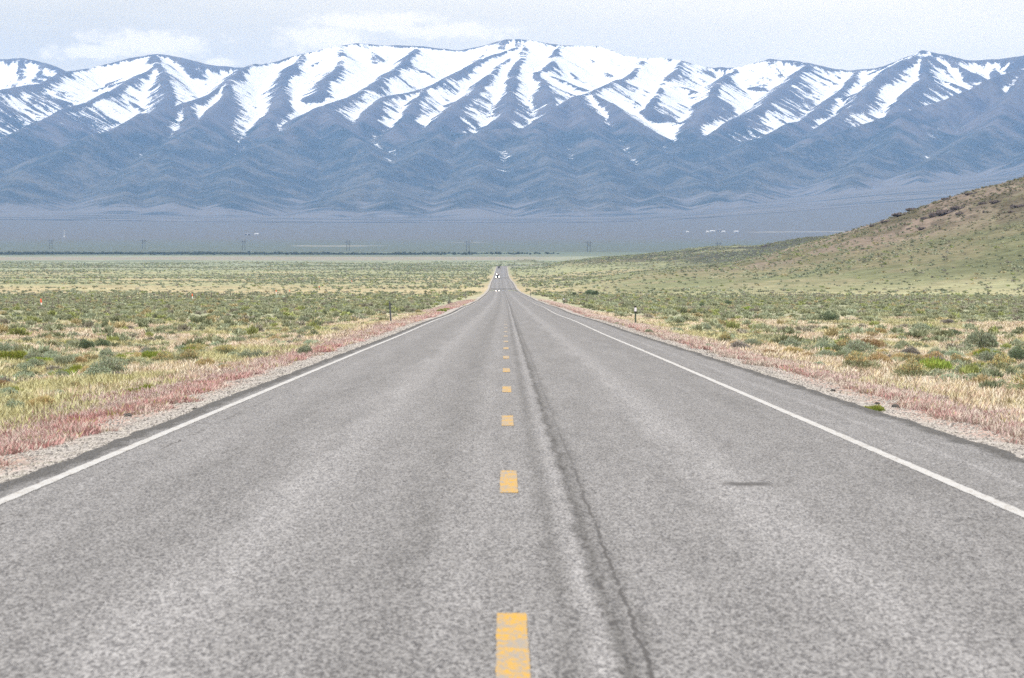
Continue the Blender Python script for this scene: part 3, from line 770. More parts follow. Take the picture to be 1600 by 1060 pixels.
# bushes read off the photograph: kind, foot pixel, width in pixels, label
HERO = [
 ('dark_bush', 134, 552, 34, 'dark green bush, left half of the big dark pair in the left field'),
 ('dark_bush', 160, 547, 36, 'dark green bush, right half of the big dark pair in the left field'),
 ('mint_bush', 88, 624, 40, 'fresh green bush in front of the orange-flecked one left of the road'),
 ('rabbitbrush', 116, 612, 38, 'orange-flecked dark-based bush behind the reddish grass at left'),
 ('rabbitbrush', 158, 610, 30, 'orange-flecked bush at the right end of its row at left'),
 ('sagebrush', 92, 597, 34, 'grey-green bush with dark gaps behind the orange-flecked one'),
 ('mint_bush', 12, 624, 48, 'pale green bush cut by the left edge of the photo above the reddish grass'),
 ('green_weed', 20, 568, 60, 'bright yellow-green weed patch at the left edge of the photo'),
 ('green_weed', 62, 569, 44, 'yellow-green weed patch just right of the one at the left edge'),
 ('sagebrush', 10, 556, 44, 'dark grey-green bush at the left edge behind the yellow-green weeds'),
 ('sagebrush', 30, 558, 34, 'grey-green bush second from the left edge behind the yellow-green weeds'),
 ('sagebrush', 100, 572, 36, 'broad pale sagebrush to the right of the yellow-green weeds'),
 ('green_weed', 28, 521, 30, 'yellow-green weed below the far orange-topped marker'),
 ('sagebrush', 480, 556, 34, 'round green bush close to the left edge of the pavement'),
 ('mint_bush', 486, 543, 32, 'pale bush touching the round green one near the left pavement edge'),
 ('mint_bush', 320, 575, 40, 'pale mint bush left of the orange-tinged one in the left field'),
 ('rabbitbrush', 292, 570, 50, 'wide orange-tinged bush in the middle of the left field'),
 ('rabbitbrush', 350, 560, 44, 'orange-yellow bush behind the reddish strip in the left field'),
 ('mint_bush', 195, 572, 30, None), ('mint_bush', 338, 545, 30, None), ('mint_bush', 240, 600, 30, None),
 ('green_weed', 234, 601, 22, 'small green weed just above the reddish grass at left'),
 ('sagebrush', 472, 507, 22, None), ('mint_bush', 430, 540, 26, None), ('rabbitbrush', 655, 492, 16, None),
 ('green_weed', 690, 488, 16, 'green weed at the foot of the thin post left of the road'),
 ('green_weed', 698, 485, 10, None), ('dark_bush', 741, 459, 9, 'dark lone bush at the left pavement edge far down the road'),
 ('sagebrush', 473, 505, 14, None), ('dark_bush', 548, 492, 14, None),
 # right side
 ('sagebrush', 1013, 521, 16, 'small two-tone bush right of the white-faced roadside post'),
 ('mint_bush', 966, 507, 12, None),
 ('mint_bush', 1056, 522, 30, 'round green bush rising from the reddish grass right of the post'),
 ('sagebrush', 1062, 507, 26, 'grey-green bush directly behind the round green one at right'),
 ('green_weed', 1084, 536, 12, 'small bright green tuft in the reddish grass at right'),
 ('mint_bush', 1108, 546, 26, 'tall pale green bush nearest the pavement on the right'),
 ('mint_bush', 1138, 536, 34, 'pale blue-green bush behind the nearest one on the right'),
 ('sagebrush', 1103, 520, 26, None), ('rabbitbrush', 1126, 514, 24, None),
 ('mint_bush', 1190, 516, 26, None), ('rabbitbrush', 1184, 530, 24, None),
 ('mint_bush', 1148, 544, 20, None),
 ('sagebrush', 1175, 545, 34, 'grey-green bush spreading low behind the reddish grass on the right'),
 ('mint_bush', 1280, 576, 28, 'green bush at the edge of the reddish grass, right of the white line'),
 ('rabbitbrush', 1345, 582, 60, 'broad straw-yellow rabbitbrush in the middle of the right verge'),
 ('rabbitbrush', 1420, 600, 64, 'straw-yellow rabbitbrush nearer the right edge than its broad neighbour'),
 ('rust_bush', 1360, 550, 44, 'rusty brown shrub with a green skirt on the right'),
 ('rust_bush', 1372, 526, 40, 'rusty brown shrub farther back on the right'),
 ('mint_bush', 1428, 576, 32, 'blue-green bush between the two straw-yellow ones on the right'),
 ('mint_bush', 1505, 588, 44, 'pale blue-green bush in the right field near the photo edge'),
 ('mint_bush', 1540, 597, 48, 'pale blue-green bush, the nearer of the pair at far right'),
 ('green_weed', 1515, 590, 20, None),
 ('rabbitbrush', 1558, 606, 24, 'yellowish small bush at far right beside the pale pair'),
 ('sagebrush', 1595, 615, 30, 'green bush cut by the right edge of the photo'),
 ('sagebrush', 1465, 561, 34, None), ('sagebrush', 1530, 552, 60, 'large grey-green sagebrush with a dark side at far right'),
 ('green_weed', 1545, 561, 50, 'yellow-green weed in front of the large sagebrush at far right'),
 ('dark_bush', 1490, 529, 30, 'dark green bush in the middle of the right field'),
 ('sagebrush', 1442, 522, 34, None), ('dark_bush', 1296, 506, 36, 'dark green bush left of the grey one in the right field'),
 ('grey_bush', 1480, 508, 26, 'tall grey shrub standing among the sagebrush at right'),
 ('green_weed', 1279, 519, 14, 'small bright green weed right of centre in the right field'),
 ('rust_bush', 1262, 560, 22, None), ('sagebrush', 1235, 548, 40, None), ('sagebrush', 1290, 553, 40, None),
 ('green_weed', 1365, 643, 16, 'low olive weed on the gravel edge at right'),
 ('rabbitbrush', 1110, 494, 18, 'orange-brown bush on the right, behind the pale grass'), ('dark_bush', 1096, 482, 14, None),
 ('green_weed', 1170, 486, 22, None), ('dark_bush', 1138, 479, 16, None), ('dark_bush', 920, 463, 16, None), ('dark_bush', 930, 465, 18, None), ('dark_bush', 897, 463, 10, None),
]
for (kd, px, py, wpx, lb) in HERO:
    x, y = at_px(px, py)
    place_plant(kd, x, y, max(.35, wpx / F * y), label=lb)

def free(x, y, r):
    for (a, b_, q) in occupied:
        if abs(a - x) < (q + r) * .8 and abs(b_ - y) < (q + r) * .8: return False
    return True
# the nearest of the rest as individuals
cnt = 0; tries = 0
rr = random.Random(5)
mixL = ['sagebrush', 'mint_bush', 'rabbitbrush', 'green_weed', 'straw_bush', 'grey_bush', 'rust_bush', 'dark_bush']
while cnt < 300 - len(HERO) and tries < 20000:
    tries += 1
    y = 30 + 85 * math.sqrt(rr.random()); x = (rr.random() * 2 - 1) * .185 * y
    d = float(side_d(x, y))
    if d < 2.2 or (d < 5 and rr.random() < .7): continue
    w = (rr.uniform(.3, .95) if x < 0 else rr.uniform(.35, 1.15)) * (0.75 if d < 5 else 1)
    if not free(x, y, w * .5): continue
    wts = [5, 6, 3.0, 4, 3, 1.2, .3, .5] if x < 0 else [5, 5, 3.5, 2, 3, 1.2, 2.0, 1.0]
    if y < 60: wts = [2, 5, 2, 3, 5, .5, .2, .1]
    kd = rr.choices(mixL, wts)[0]
    place_plant(kd, x, y, w); cnt += 1

def scatter(name, protos, x, y, s, hs, col, which, label, cat=None, zoff=-.03, extra=None):
    V = []; T = []; base = 0; FF = []
    z = ground_z(x, y) + zoff
    for k, (v, f, t, fl) in enumerate(protos):
        m = np.where(which == k)[0]
        if not len(m): continue
        a = rng.random(len(m)) * 6.283
        ca, sa = np.cos(a)[:, None], np.sin(a)[:, None]
        vx = (v[None, :, 0] * ca - v[None, :, 1] * sa) * s[m][:, None] + x[m][:, None]
        vy = (v[None, :, 0] * sa + v[None, :, 1] * ca) * s[m][:, None] + y[m][:, None]
        vz = v[None, :, 2] * hs[m][:, None] + z[m][:, None]
        V.append(np.stack([vx, vy, vz], -1).reshape(-1, 3))
        ff = f[None] + (np.arange(len(m)) * len(v))[:, None, None] + base
        FF.append(ff.reshape(-1, 3)); base += len(m) * len(v)
        cc = col[m][:, None, :] * np.abs(t)[None, :, None]
        T.append(np.clip(cc, .01, .9).reshape(-1, 3))
    o = new_mesh_obj(name, np.concatenate(V), np.concatenate(FF), M_LEAF, cols={'tint': np.concatenate(T)})
    tag(o, label, cat, kind='stuff')
    return o

def shrub_cols(nn, x, y, seed):
    n2 = fbm(x / 25, y / 40, 3, seed)
    keys = [C(.20, .235, .175), C(.105, .135, .09), C(.245, .265, .18), C(.20, .245, .08), C(.185, .175, .17), C(.32, .27, .16), C(.22, .27, .21)]
    p = np.array([.34, .17, .16, .10, .10, .05, .08])
    k = rng.choice(len(keys), nn, p=p / p.sum())
    c = np.array(keys)[k]
    return c * rng.uniform(.8, 1.2, nn)[:, None]

def density_pts(n, y0, y1, span, dens):
    y = np.sqrt(rng.random(n) * (y1 ** 2 - y0 ** 2) + y0 ** 2); x = (rng.random(n) * 2 - 1) * span * y
    d = side_d(x, y)
    k = (d > np.where(y > 300, 1.2, 2.2)) & (rng.random(n) < dens(x, y, d))
    return x[k], y[k]
# mid-distance scrub
def dens_mid(x, y, d):
    nz = fbm(x / 22, y / 45, 4, 80); yb = y + 320 * (fbm(x / 45, y / 160, 3, 82) - .5)
    dd = .30 + .55 * sstep(nz, .36, .60) * sstep(y, 170, 260)
    dd = dd * (1 - .80 * sstep(yb, 600, 820)) * sstep(d, 2.5, 9)
    return np.clip(dd, 0, 1)
mp = [plant_proto(300 + i, 110, .13, 'sage', 5, .5, .5) for i in range(5)]
x, y = density_pts(62000, 55, 920, .19, dens_mid)
s = rng.uniform(.35, 1.15, len(x)) ** 1.1
s = np.where(y < 112, s * .38, s)
scatter('sagebrush_scrub', mp, x, y, s, s * rng.uniform(.7, 1.1, len(x)), shrub_cols(len(x), x, y, 81) * .85 + C(.27, .27, .165) * .35, rng.integers(0, 5, len(x)), 'dense grey-green sagebrush scrub covering the plain beyond the near bushes')
def dens_near(x, y, d):
    nz = fbm(x / 5, y / 9, 3, 86)
    return np.where(x > 0, .62, .42) * sstep(nz, .36, .60) * sstep(d, 3.0, 7) * (.45 + .55 * sstep(y, 50, 95))
x, y = density_pts(11000, 45, 190, .19, dens_near)
s = rng.uniform(.22, .75, len(x))
cn = shrub_cols(len(x), x, y, 87) * 1.05 + C(.05, .05, .03)
scatter('low_scrub', [plant_proto(360 + i, 330, .055, ('sage', 'round', 'grassy')[i % 3], 6, .5, .55) for i in range(6)], x, y, s, s * rng.uniform(.7, 1.05, len(x)), cn, rng.integers(0, 6, len(x)), 'small low sage and weeds filling in between the near bushes')
def dens_far(x, y, d):
    nz = fbm(x / 60, y / 110, 4, 83)
    return np.clip(.09 + .25 * (1 - sstep(y, 800, 1100)) + .5 * sstep(nz, .44, .68) + .35 * sstep(hills(x, y), 2, 12), 0, 1) * sstep(d, 1.0, 6) * (1 - .8 * sstep(y, 2900, 4100))
fp = [plant_proto(320 + i, 16, .36, 'sage', 3, .5, .5) for i in range(4)]
x, y = density_pts(230000, 680, 4100, .19, dens_far)
s = rng.uniform(.4, 1.35, len(x)) * (1 + y / 4500)
cf = shrub_cols(len(x), x, y, 84) * .75 + C(.22, .22, .14) * .3
hb_ = sstep(hills(x, y), 14, 34)[:, None]; cf = cf * (1 - hb_ * .6) + C(.10, .08, .06) * hb_ * .6
scatter('distant_scrub', fp, x, y, s, s * .55, cf, rng.integers(0, 4, len(x)), 'scattered dark shrubs speckling the far plain and the hill slopes')

# the dark belt of low trees across the valley floor
nt = 5200
x = rng.uniform(-1400, 260, nt); y = 6250 + rng.normal(size=nt) * 90 + 60 * np.sin(x / 210)
k = rng.random(nt) < np.interp(VX + x / y * F, [-400, 420, 560, 800, 900], [1, .95, .5, .2, 0])
x, y = x[k], y[k]; s = rng.uniform(3, 7, len(x))
cb = np.zeros((len(x), 3)) + C(.07, .09, .075)
scatter('tree_belt', [plant_proto(340 + i, 26, .36, 'sage', 3, .5, .6) for i in range(3)], x, y, s, s * rng.uniform(.3, .8, len(x)), cb, rng.integers(0, 3, len(x)), 'thin dark belt of low trees crossing the valley floor at left')

# grass
def tuft(seed, nb, wid, hgt, spread):
    r = np.random.default_rng(seed)
    V = []; T = []
    for i in range(nb):
        a = r.random() * 6.283; q = spread * math.sqrt(r.random()) * .5
        bs = np.array([q * math.cos(a), q * math.sin(a), 0])
        a2 = r.random() * 6.283; ln = r.uniform(.3, 1.1)
        hh = hgt * r.uniform(.55, 1.1)
        tp = bs + np.array([math.cos(a2) * ln * hh, math.sin(a2) * ln * hh, hh])
        s_ = np.array([math.cos(a2 + 1.57), math.sin(a2 + 1.57), 0]) * wid * .5
        mid = bs * .45 + tp * .55 + np.array([0, 0, hh * .07])
        V += [bs - s_ * .6, bs + s_ * .6, mid + s_, bs - s_ * .6, mid + s_, mid - s_, mid - s_, mid + s_, tp]
        T += [r.uniform(.7, 1.25)] * 9
    v = np.array(V); return v, np.arange(len(v)).reshape(-1, 3), np.array(T), None
def grass(name, n, y0, y1, dlo, dhi, wid, hgt, colfn, label, spread=.16, pw=.5, nb=9):
    t = rng.random(n)
    y = y0 * (y1 / y0) ** t
    d = dlo + (dhi - dlo) * rng.random(n) ** pw if callable(dhi) is False else None
    sd_ = np.where(rng.random(n) < .5, -1, 1)
    x = np.where(sd_ > 0, ER + d, EL - d) + cxf(y)
    k = np.abs(x) < .2 * y + 4
    x, y, d = x[k], y[k], d[k]
    col, keep, hs = colfn(x, y, d)
    x, y, col, hs = x[keep], y[keep], col[keep], hs[keep]
    sc_ = (1 + (y - 25) / 90).clip(1, 3.0)
    s = rng.uniform(.8, 1.3, len(x)) * sc_
    ps = [tuft(400 + i, nb, wid, hgt, spread / wid * wid) for i in range(5)]
    return scatter(name, ps, x, y, s, rng.uniform(.7, 1.2, len(x)) * hs * sc_ ** .35, col, rng.integers(0, 5, len(x)), label, zoff=-.01)
def red_cols(x, y, d):
    nz = fbm(x / 1.1, y / 2.5, 3, 90); e = d + (nz - .5) * 1.5
    keep = (e > 1.05) & (e < np.where(x < 0, 3.2, 2.7)) & (rng.random(len(x)) < .25 + .6 * sstep(nz, .35, .6))
    r = rng.random(len(x))
    c = np.where((r < .5)[:, None], C(.335, .245, .25), np.where((r < .68)[:, None], C(.29, .145, .145), C(.45, .40, .36)))
    low = (sstep(-e, -1.9, -1.1) * sstep(fbm(x / 1.7, y / 6.0, 3, 95), .42, .6))[:, None]
    c = c * (1 - low * .6) + C(.34, .155, .15) * low * .6
    g = rng.random(len(x)) < .05
    c[g] = (.25, .26, .08)
    pl = rng.random(len(x)) < (.04 + .36 * (x > 0) + .3 * sstep(fbm(x / 2.5, y / 7.0, 3, 97), .45, .62))
    c[pl] = C(.40, .36, .325)
    return c, keep, np.full(len(x), 1.0) * (1 - .35 * (e < 1.1))
grass('red_cheatgrass', 170000, 24, 520, .5, 3.8, .008, .105, red_cols, 'pinkish red cheatgrass growing in a strip along both edges of the road', pw=1.0)
def pale_cols(x, y, d):
    nz = fbm(x / 2.2, y / 5.0, 4, 92); n2 = fbm(x / 5.0, y / 9.0, 3, 93)
    keep = (d + (nz - .5) * 2 > 2.0) & (rng.random(len(x)) < .25 + .75 * sstep(nz, .3, .55))
    r = rng.random(len(x))
    c = np.where((r < .45)[:, None], C(.47, .43, .36), np.where((r < .8)[:, None], C(.43, .37, .25), C(.36, .27, .22)))
    g = sstep(n2, .50, .62)[:, None] * .62
    c = c * (1 - g) + C(.27, .30, .12) * g
    return c, keep, np.full(len(x), 1.0)
grass('dry_grass', 150000, 26, 260, 1.8, 34, .011, .17, pale_cols, 'pale dry grass between the bushes on both sides of the road', pw=.9)

# ------------------------------------------------------------------ built things
def box(v0, v1, taper=None):
    x0, y0, z0 = v0; x1, y1, z1 = v1
    v = np.array([(x0,y0,z0),(x1,y0,z0),(x1,y1,z0),(x0,y1,z0),(x0,y0,z1),(x1,y0,z1),(x1,y1,z1),(x0,y1,z1)], float)
    f = np.array([(0,3,2,1),(4,5,6,7),(0,1,5,4),(1,2,6,5),(2,3,7,6),(3,0,4,7)])
    return v, f
def join(parts):
    V = []; FF = []; b_ = 0
    for v, f in parts:
        V.append(v); FF.append(f + b_); b_ += len(v)
    return np.concatenate(V), np.concatenate(FF)
def cyl(p0, p1, r0, r1, n=8):
    p0 = np.array(p0, float); p1 = np.array(p1, float); ax = p1 - p0; ax /= np.linalg.norm(ax)
    t = np.array([1, 0, 0]) if abs(ax[0]) < .9 else np.array([0, 1, 0])
    a = np.cross(ax, t); a /= np.linalg.norm(a); b_ = np.cross(ax, a)
    th = np.arange(n) * 2 * math.pi / n
    ring = np.cos(th)[:, None] * a + np.sin(th)[:, None] * b_
    v = np.concatenate([p0 + ring * r0, p1 + ring * r1, [p0], [p1]])
    f = [(i, (i + 1) % n, n + (i + 1) % n, n + i) for i in range(n)] + [(2 * n, (i + 1) % n, i, 2 * n) for i in range(0)]
    f += [(2 * n, (i + 1) % n, i, i) for i in range(0)]
    caps = [((i + 1) % n, i, 2 * n, 2 * n) for i in range(0)]
    m = n // 2
    for i in range(1, n - 2, 2):
        f.append((0, i + 2 if i + 2 < n else n - 1, i + 1, i)); f.append((n, n + i, n + i + 1, n + (i + 2 if i + 2 < n else n - 1)))
    return v[:2 * n], np.array(f)

m_steel = simple_mat('grey_galvanised_steel', (.07, .08, .10), .55, .3, .25, 9)
m_green = simple_mat('dark_green_painted_steel', (.045, .065, .05), .5, 0, .3, 12)
m_refl = simple_mat('white_reflector', (.62, .62, .70), .3, 0, .06, 20)
m_black = simple_mat('black_plastic', (.012, .012, .014), .5, 0, .2, 20)
m_wood = simple_mat('weathered_wood', (.13, .11, .095), .9, 0, .35, 14)
m_wood2 = simple_mat('far_weathered_wood', (.12, .105, .09), .9, 0, .3, 3)
m_wire = simple_mat('rusty_wire', (.16, .13, .12), .7, .2, .2, 10)
m_wpl = simple_mat('white_plastic', (.62, .62, .62), .5, 0, .08, 8)
m_orange = simple_mat('orange_plastic', (.72, .13, .05), .5, 0, .12, 8)

def marker_post(name, px, py, hpx, label, refl=False, width=.06, lean=0.0, cat='post', zz=None):
    x, y = at_px(px, py)
    if zz: y = zz; x = (px - VX) / F * y
    h = hpx / F * y
    e = empty(name, (x, y, float(ground_z(x, y)) - .05))
    tag(e, label, cat, 'posts along the road')
    w = width / 2
    # U-channel post: a web and two flanges
    pv, pf_ = join([box((-w, -.006, 0), (w, .006, h)), box((-w, .006, 0), (-w + .012, .035, h)), box((w - .012, .006, 0), (w, .035, h))])
    pv = pv.copy(); pv[:, 0] += pv[:, 2] * lean
    new_mesh_obj('post', pv, pf_, m_green if refl else m_steel, e)
    if refl:
        a, b_ = h * .70, h * 1.0
        v, f = join([box((-.062, -.022, a), (.062, -.010, a + .05 * h)), box((-.062, -.022, b_ - .06 * h), (.062, -.010, b_ + .015))])
        new_mesh_obj('backing_plate', v, f, m_black, e)
        v, f = box((-.055, -.024, a + .05 * h), (.055, -.012, b_ - .06 * h))
        new_mesh_obj('reflector', v, f, m_refl, e)
    else:
        hs_ = [h * .3, h * .6, h * .9]
        v, f = join([box((-.008 + q * lean, -.012, q), (.008 + q * lean, -.0065, q + .02)) for q in hs_])
        new_mesh_obj('bolt', v, f, m_black, e)
    return e
marker_post('marker_post', 611, 507.5, 38, 'tall grey metal post leaning slightly in the reddish grass left of the road', width=.085, lean=-.06)
marker_post('delineator_post', 993, 508.5, 31, 'dark green post with a white reflector face in the reddish grass right of the road', refl=True, width=.085)
marker_post('marker_post', 701.5, 479, 17, 'thin grey post farther down the left edge of the road', width=.09, zz=400)
marker_post('delineator_post', 881, 477, 12, 'small far post with a white reflector on the right side of the road', refl=True, width=.085, zz=400)
marker_post('marker_post', 728, 471, 12, 'very small thin post farthest down the left edge of the road', width=.09, zz=560)
marker_post('marker_post', 829, 464.5, 11, 'tiny grey post far down the right edge of the road', width=.09, zz=640)

# right-of-way fences parallel with the road
def fence(xf, y0, y1, step, label):
    z0 = float(ground_z(xf, y0))
    e = empty('wire_fence', (xf, y0, z0)); tag(e, label, 'fence', 'wire fences parallel with the road')
    yy = np.arange(y0, y1, step)
    protos = []
    for q in range(2):
        v, f = cyl((0, 0, -.1), (0.02 * q, 0, 1.28 + .1 * q), .045, .038, 6)
        o = new_mesh_obj('post', v, f, m_wood2); protos.append(o.data); bpy.data.objects.remove(o)
    tops = []
    for i, y_ in enumerate(yy):
        o = bpy.data.objects.new('post', protos[i % 2]); sc.collection.objects.link(o); o.parent = e
        zz_ = float(ground_z(xf, y_)); o.location = (0, y_ - y0, zz_ - z0); tops.append(zz_ - z0)
        s = 1.8 if i % 12 == 0 else 1.0
        o.scale = (s, s, 1.08 if i % 12 == 0 else 1)
    for hgt in (.35, .65, .95, 1.2):
        pts = [(0, y_ - y0, t + hgt) for y_, t in zip(yy, tops)]
        v, f = join([cyl(a, b_, .006, .006, 4) for a, b_ in zip(pts[:-1], pts[1:])])
        new_mesh_obj('wire', v, f, m_wire, e)
fence(-66, 400, 990, 6.2, 'long post-and-wire fence crossing the left field parallel with the road')
fence(68, 395, 900, 6.2, 'long post-and-wire fence crossing the right field parallel with the road')

def line_marker(px, hpx, Z, label, dark=False):
    x = (px - VX) / F * Z; h = hpx / F * Z
    e = empty('line_marker', (x, Z, float(ground_z(x, Z)) - .05))
    tag(e, label, 'marker', 'pipeline markers along the left fence')
    v, f = join([cyl((0, 0, 0), (-.02, 0, h * .6), .10, .10, 10)])
    new_mesh_obj('tube', v, f, m_black if dark else m_wpl, e)
    v, f = join([cyl((-.02, 0, h * .6), (-.10, 0, h * .97), .105, .10, 10), cyl((-.10, 0, h * .97), (-.105, 0, h), .10, .05, 10)])
    new_mesh_obj('cap', v, f, m_orange, e)
line_marker(65, 15, 440, 'leaning white marker with an orange top, the nearest one, at far left in the scrub')
line_marker(301, 9.5, 660, 'white orange-topped marker left of the dark fence post in the left field')
line_marker(432, 7.5, 900, 'white orange-topped marker in the straw-coloured band, third from the left')
line_marker(453, 6, 965, 'faint white orange-topped marker just right of a similar one')
line_marker(499, 7, 1110, 'dark orange-topped marker in the green band left of the road', True)
line_marker(550, 7, 1330, 'white orange-topped marker nearest the road')
for (px, Z, lb) in ((292, 655, 'short dark wooden post left of the orange-topped marker'), (330, 700, 'dark wooden post right of the orange-topped marker')):
    x = (px - VX) / F * Z; o = None
    v, f = join([cyl((0, 0, -.1), (.03, 0, 1.35), .16, .14, 10), cyl((.03, 0, 1.35), (.03, 0, 1.4), .14, .05, 10)])
    o = new_mesh_obj('wooden_post', v, f, m_wood2); o.location = (x, Z, float(ground_z(x, Z)))
    tag(o, lb, 'post')

# loose lumps of broken asphalt on the gravel
m_chunk = simple_mat('broken_asphalt', (.045, .045, .047), .9, 0, .4, 30)
def lump(seed, n=10, m=7, rough=.35):
    r = np.random.default_rng(seed); ph = r.random(6) * 6.28
    th = np.linspace(0, 2 * math.pi, n, endpoint=False); V = [(0, 0, -.5)]
    for j in range(1, m):
        fi = -math.pi / 2 + math.pi * j / m
        for t in th:
            q = 1 + rough * (math.sin(3 * t + ph[0] + 2 * fi) * .5 + math.sin(5 * t + ph[1]) * .3 + r.normal() * .28)
            V.append((math.cos(fi) * math.cos(t) * .5 * q, math.cos(fi) * math.sin(t) * .5 * q, math.sin(fi) * .5 * q))
    V.append((0, 0, .5)); FF = []
    for j in range(m - 2):
        for i in range(n):
            a = 1 + j * n + i; b_ = 1 + j * n + (i + 1) % n
            FF += [(a, b_, b_ + n), (a, b_ + n, a + n)]
    for i in range(n):
        FF.append((0, 1 + (i + 1) % n, 1 + i)); k = 1 + (m - 2) * n
        FF.append((k + i, k + (i + 1) % n, len(V) - 1))
    return np.array(V), np.array(FF)
for i, (px, py, w, lb) in enumerate(((199, 652, .11, 'black lump of broken asphalt on the left gravel'), (303, 641, .07, 'small black lump at the edge of the left pavement'),
        (152, 667, .06, 'small dark lump in the reddish grass at left'), (1400, 638, .12, 'left black lump of broken asphalt on the right gravel'), (1432, 640, .11, 'right black lump of broken asphalt on the right gravel'),
        (1372, 633, .08, 'small black lump left of the two larger ones on the right gravel'), (1302, 612, .09, 'lone dark lump on the right gravel farther up'))):
    v, f = lump(500 + i); v = v * np.array([w, w * .8, w * .55])
    o = new_mesh_obj('asphalt_chunk', v, f, m_chunk); x, y = at_px(px, py)
    o.location = (x, y, float(ground_z(x, y)) + w * .15); tag(o, lb, 'asphalt lump', 'loose lumps of broken asphalt')
# gravel
ng = 34000
y = 20 * (9.0 ** rng.random(ng)); d = rng.random(ng) ** 1.3 * 1.6 + .03; sd_ = np.where(rng.random(ng) < .5, -1, 1)
x = np.where(sd_ > 0, ER + d, EL - d)
v, f = lump(520, 6, 4, .3)
s = rng.uniform(.008, .030, ng) * (1 + y / 150)
cg = np.where((rng.random(ng) < .75)[:, None], C(.31, .30, .295), C(.14, .135, .14)) * rng.uniform(.75, 1.2, ng)[:, None]
m_stone, n, l, b = material('gravel_stone')
l.new(NN(n, 'ShaderNodeAttribute', attribute_name='tint').outputs['Color'], b.inputs['Base Color'])
_ml = M_LEAF; M_LEAF = m_stone
scatter('gravel', [(v, f, np.ones(len(v)), None)], x, y, s, s * .7, cg, np.zeros(ng, int), 'pale gravel spilled along both broken edges of the pavement', zoff=.002)
# dark rock outcrops on the near hill
ROCKS = [(1408,330,26,7),(1425,322,16,6),(1462,334,18,9),(1478,330,28,10),(1495,325,22,8),(1500,333,14,6),(1385,346,14,5),(1365,352,12,4),(1420,358,8,4),(1443,356,14,5),(1556,314,16,8),(1590,321,18,8),(1515,302,14,6),(1480,310,12,5),(1540,330,10,5),(1580,330,12,5),(1446,340,10,5),(1535,317,10,6),(1340,362,8,3),(1200,383,8,3),(1194,385,8,3),(1155,386,6,3),(1207,381,7,2)]
def hill_hit(px, py, y0):
    y = y0; k = (HY - py) / F; kx = (px - VX) / F
    while y < 3000:
        if float(ground_z(kx * y, y)) >= k * y: return kx * y, y
        y += 4
    return None
m_rock = simple_mat('dark_outcrop_rock', (.055, .045, .045), .95, 0, .5, 2.0)
pos_words = []
for i, (px, py, w, h) in enumerate(ROCKS):
    hit = hill_hit(px, py + h * .5, 900)
    if not hit: hit = hill_hit(px, py + h * .5 + 4, 900)
    if not hit: continue
    x, y = hit; W = w / F * y; Hh = h / F * y
    r = np.random.default_rng(700 + i); parts = []
    for q in range(9):
        v, f = lump(800 + i * 11 + q, 9, 6, .5); s_ = r.uniform(.3, .6)
        v = v * np.array([W * s_, W * s_ * .8, Hh * r.uniform(.5, 1.0)]) + np.array([r.normal() * W * .24, r.normal() * W * .2, Hh * .15])
        parts.append((v, f))
    v, f = join(parts)
    o = new_mesh_obj('rock_outcrop', v, f, m_rock); o.location = (x, y, float(ground_z(x, y)))
    tag(o, 'dark jagged rock outcrop on the shoulder of the near hill' if px > 1250 else 'dark low rock outcrop on the rim of the far low hill', 'rock', 'rock outcrops on the near hill' if px > 1250 else 'rock outcrops on the far low hill')
M_LEAF = _ml

# power line of H-frame towers across the valley
PYL = [(80, 8050), (225, 7850), (381, 7650), (544, 7420), (731, 7150), (920, 6850), (1123, 6550)]
ORD = ['leftmost', 'second', 'third', 'fourth', 'fifth', 'sixth', 'seventh']
pv, pf_ = cyl((0, 0, -1), (0, 0, 24), .55, .38, 8)
cb, cf_ = box((-7.5, -.25, 20.2), (7.5, .25, 20.9))
bb, bf_ = join([cyl((-3, .3, 12), (3, .3, 19.6), .18, .18, 6), cyl((3, -.3, 12), (-3, -.3, 19.6), .18, .18, 6)])
iv, if_ = join([cyl((q, 0, 18.6), (q, 0, 20.2), .14, .14, 6) for q in (-7, 0, 7)])
m_pyl = simple_mat('dark_pole_timber', (.035, .03, .03), .9, 0, .2, 2)
proto = empty('power_line_tower')
po = [new_mesh_obj('pole', pv, pf_, m_pyl, proto), new_mesh_obj('pole', pv, pf_, m_pyl, proto), new_mesh_obj('crossarm', cb, cf_, m_pyl, proto), new_mesh_obj('brace', bb, bf_, m_pyl, proto), new_mesh_obj('insulator', iv, if_, m_pyl, proto)]
po[0].location.x = -3; po[1].location.x = 3
for i, (px, Z) in enumerate(PYL):
    t = proto if i == 0 else proto.copy()
    if i:
        sc.collection.objects.link(t)
        for c_ in po:
            k = c_.copy(); sc.collection.objects.link(k); k.parent = t
    x = (px - VX) / F * Z
    t.location = (x, Z, float(ground_z(x, Z)))
    tag(t, f'{ORD[i]} H-frame power line tower' + ('' if i == 0 else ' from the left') + ' on the valley floor', 'power pole', 'H-frame towers of the power line')

